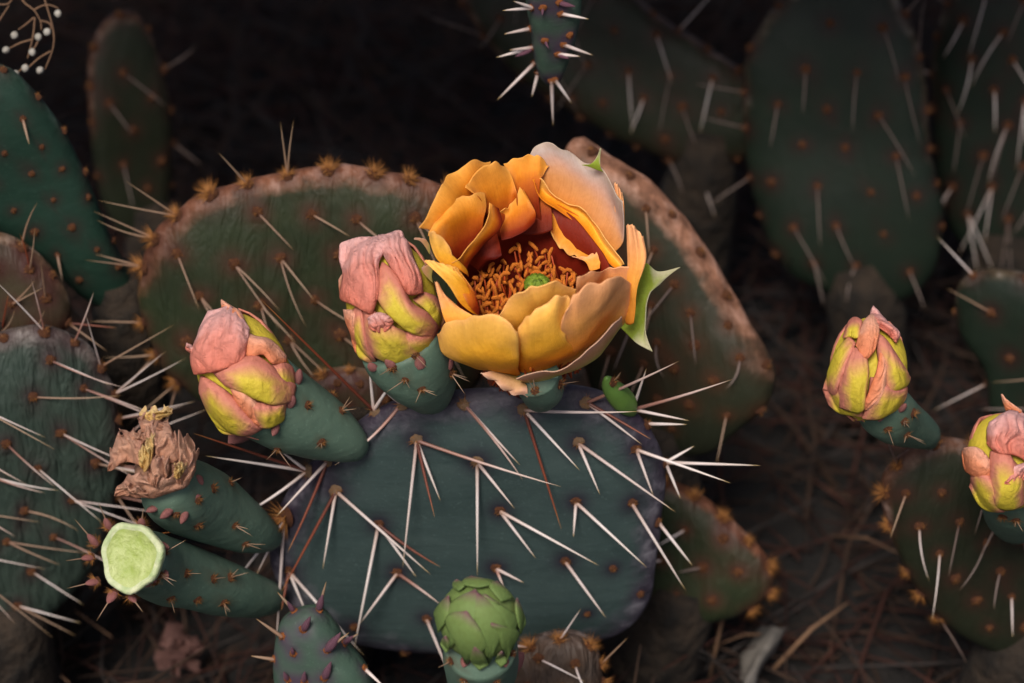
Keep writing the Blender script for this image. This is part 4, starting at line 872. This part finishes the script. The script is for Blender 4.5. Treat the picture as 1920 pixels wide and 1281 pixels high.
# ------------------------------------------------------------------ small dry things
M['drystem'] = plain_mat('dry_brown_stem', (.16, .09, .05), (.07, .035, .02), 100, .8, 0)
M['white'] = plain_mat('white_dry_bud', (.32, .30, .27), (.20, .18, .15), 200, .7, .0003)
sg_ = thing('dry_sprig', 'dry brown sprig with small white round buds above the smooth green pad', 'sprig', Ud(30, -60, .86))
def stemtube(pts, d, r, parent, name='stem', m='drystem'):
    P = [Ud(*cr([(p[0], p[1]) for p in pts], i/12), d) for i in range(13)]; V, F = tube(P, [r*MM*(1-.4*i/12) for i in range(13)], 6); return part(name, V, F, M[m], parent)
z = lambda x, y: (x/5.82, y/5.82)
for pts in [[(180, -200), (250, 10), (370, 110), (440, 230), (450, 330)], [(370, 110), (470, 60), (560, 60), (640, 95)], [(370, 190), (290, 260), (200, 325)], [(380, 190), (360, 400), (300, 640)], [(440, 225), (530, 250), (560, 300), (520, 330)], [(360, 430), (220, 470), (90, 535)],
            [(440, -150), (520, 100), (580, 330), (580, 520), (490, 760)], [(550, 560), (420, 640), (310, 740)], [(430, 420), (390, 500), (350, 560)], [(-40, 40), (60, 50), (120, 10), (140, -100)], [(-30, 260), (40, 150), (100, 60)], [(290, 700), (230, 760), (180, 800)]]:
    stemtube([z(*p) for p in pts], .86, .38, sg_)
def wbud(px, py, dx, dy):
    p = Ud(px, py, .859); d = (Ud(px+dx, py+dy, .859)-p).normalized(); fr = frame(d); V = []; F = []
    pr = [(0, -1.3), (.8, -1.0), (1.3, -.2), (1.2, .7), (.7, 1.3), (0.05, 1.6)]
    for r, h in pr:
        for k in range(12): a = 2*math.pi*k/12; q = r*(1+.1*math.sin(3*a)); V.append(p + (fr.col[0]*math.cos(a)*q + fr.col[1]*math.sin(a)*q + d*h)*MM)
    for j in range(5):
        for k in range(12): F.append((j*12+k, j*12+(k+1) % 12, (j+1)*12+(k+1) % 12, (j+1)*12+k))
    part('white_bud', V, F, M['white'], sg_)
for x, y, dx, dy in [(635, 145, 0, 1), (160, 380, -.6, 1), (420, 400, 0, 1), (515, 345, -.4, 1), (70, 545, -1, .5), (355, 565, 0, 1), (275, 740, -.2, 1), (440, 765, -.7, 1), (170, 805, -.6, 1)]: wbud(*z(x, y), dx, dy)
# dry leaf and straws on the ground
M['greyleaf'] = plain_mat('dry_grey_leaf', (.14, .125, .11), (.06, .052, .046), 90, .8, .0006)
def Ug(px, py, zz=.01):
    d = ray(px, py); return CAM + d*((zz-CAM.z)/d.z)
dl = thing('dry_leaf', 'torn pale grey dry leaf lying on the dark litter', 'dry leaf', Ug(1420, 1220, .0))
patch('blade', dl, [[(1385, 1278), (1392, 1282), (1402, 1285), (1412, 1286)], [(1395, 1225), (1412, 1232), (1428, 1236), (1440, 1235)], [(1412, 1190), (1430, 1192), (1452, 1192), (1470, 1188)], [(1425, 1172), (1440, 1168), (1460, 1172), (1480, 1180)]], lambda t, u, v: Ug(t[0], t[1], .018+.012*math.sin(u*3)), M['greyleaf'], nzs=1.5, seed=400, solid=.3)
SG = 'dry straws on the ground'
for i, (a, b, r, h0, h1, lab) in enumerate([((1330, 1275), (1368, 1110), .8, .01, .05, 'thin reddish straw standing up beside the torn grey leaf'), ((1450, 1255), (1590, 1130), .9, .012, .03, 'brown twig lying slantwise right of the torn grey leaf'), ((0, 1190), (130, 1281), .9, .03, .03, 'grey straw under the wrinkled grey-green pad'),
        ((40, 1095), (210, 1195), .8, .02, .03, 'pale brown straw below the wrinkled pad, running under the cut fruit'), ((1560, 1005), (1690, 1040), .7, .03, .04, 'dull twig in the dark below the upright closed bud'), ((1460, 1190), (1330, 1215), .6, .02, .02, 'short grey twig across the torn grey leaf')]):
    A_, B_ = Ug(*a, h0), Ug(*b, h1); o = thing('dry_straw', lab, 'straw', A_, SG)
    mid = A_.lerp(B_, .5) + Vector((0, 0, .004)); V, F = tube([A_, mid, B_], [r*MM, r*.9*MM, r*.4*MM], 6); part('stalk', V, F, M['drystem'], o)

# ------------------------------------------------------------------ the young pad's parent, then an unseen pad arch added to shade the background
def topx(p):
    v = p - CAM; d = v.dot(FW); return (960 + v.dot(RT)/d/K, 640.5 - v.dot(UP)/d/K)
def ell_pad(label, c, yaw, tilt, w_, h_, m, seed, **k):
    c = Vector(c); n = Vector((math.sin(yaw)*math.cos(tilt), -math.cos(yaw)*math.cos(tilt), math.sin(tilt)))
    e1 = Vector((math.cos(yaw), math.sin(yaw), 0)); e2 = n.cross(e1); e2 = e2 if e2.z > 0 else -e2
    out = []
    for i in range(20):
        a = 2*math.pi*i/20; q = 1 - .16*(1-math.sin(a))/2*abs(math.cos(a)); out.append(topx(c + e1*(math.cos(a)*w_/2*q) + e2*(math.sin(a)*h_/2)))
    return make_pad('cactus_pad', label, out, c.y, topx(c), yaw=yaw, tilt=tilt, T=9, m=m, seed=seed, step=26, rim_step=24, spine_cols=('sw', 'st'), slen=(18, 32), **k)
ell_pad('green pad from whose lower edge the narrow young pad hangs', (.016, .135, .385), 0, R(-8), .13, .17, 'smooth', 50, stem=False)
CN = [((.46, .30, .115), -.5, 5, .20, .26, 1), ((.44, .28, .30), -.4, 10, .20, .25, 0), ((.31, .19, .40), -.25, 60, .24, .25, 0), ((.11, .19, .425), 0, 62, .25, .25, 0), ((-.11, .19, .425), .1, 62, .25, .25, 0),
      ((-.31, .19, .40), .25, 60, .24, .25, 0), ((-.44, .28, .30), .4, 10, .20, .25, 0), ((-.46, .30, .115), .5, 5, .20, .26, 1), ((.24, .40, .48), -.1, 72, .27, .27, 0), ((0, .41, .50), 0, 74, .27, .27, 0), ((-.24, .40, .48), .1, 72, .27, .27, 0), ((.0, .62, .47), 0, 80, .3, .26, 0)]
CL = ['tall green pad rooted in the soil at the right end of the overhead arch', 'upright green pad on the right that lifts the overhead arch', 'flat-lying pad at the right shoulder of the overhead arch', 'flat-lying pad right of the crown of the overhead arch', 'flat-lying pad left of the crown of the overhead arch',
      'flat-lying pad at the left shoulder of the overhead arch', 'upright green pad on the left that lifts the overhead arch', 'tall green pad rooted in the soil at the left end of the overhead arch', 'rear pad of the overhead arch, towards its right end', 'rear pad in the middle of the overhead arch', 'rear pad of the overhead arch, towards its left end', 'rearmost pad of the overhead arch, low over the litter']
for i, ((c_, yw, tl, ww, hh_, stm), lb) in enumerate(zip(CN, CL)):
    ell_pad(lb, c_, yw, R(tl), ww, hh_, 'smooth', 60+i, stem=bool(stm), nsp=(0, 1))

FF = thing('fallen_flower', 'blurred pinkish dried flower lying in the dark under the cut fruit', 'withered flower', Ug(345, 1240, 0))
fp = Ug(342, 1215, .02); fd = depth_of(fp); rnd = random.Random(77)
for i in range(7):
    cx_, cy_ = 340 + rnd.uniform(-22, 22), 1215 + rnd.uniform(-35, 35); a_ = rnd.uniform(0, 3.14); l_, w_ = rnd.uniform(28, 45), rnd.uniform(10, 18)
    rows = [[(cx_ + math.cos(a_)*l_*(v-.5)*1.6 - math.sin(a_)*w_*(u-.5)*2, cy_ + math.sin(a_)*l_*(v-.5)*1.6 + math.cos(a_)*w_*(u-.5)*2) for u in (0, .33, .66, 1)] for v in (0, .33, .66, 1)]
    patch('withered_petal', FF, rows, lambda t, u, v, i=i: Ud(t[0], t[1], fd - .004 - .001*i + .012*abs(u-.5)), PM['drydark'], nzs=2, seed=500+i, solid=.3, fold=2, wavy=1)
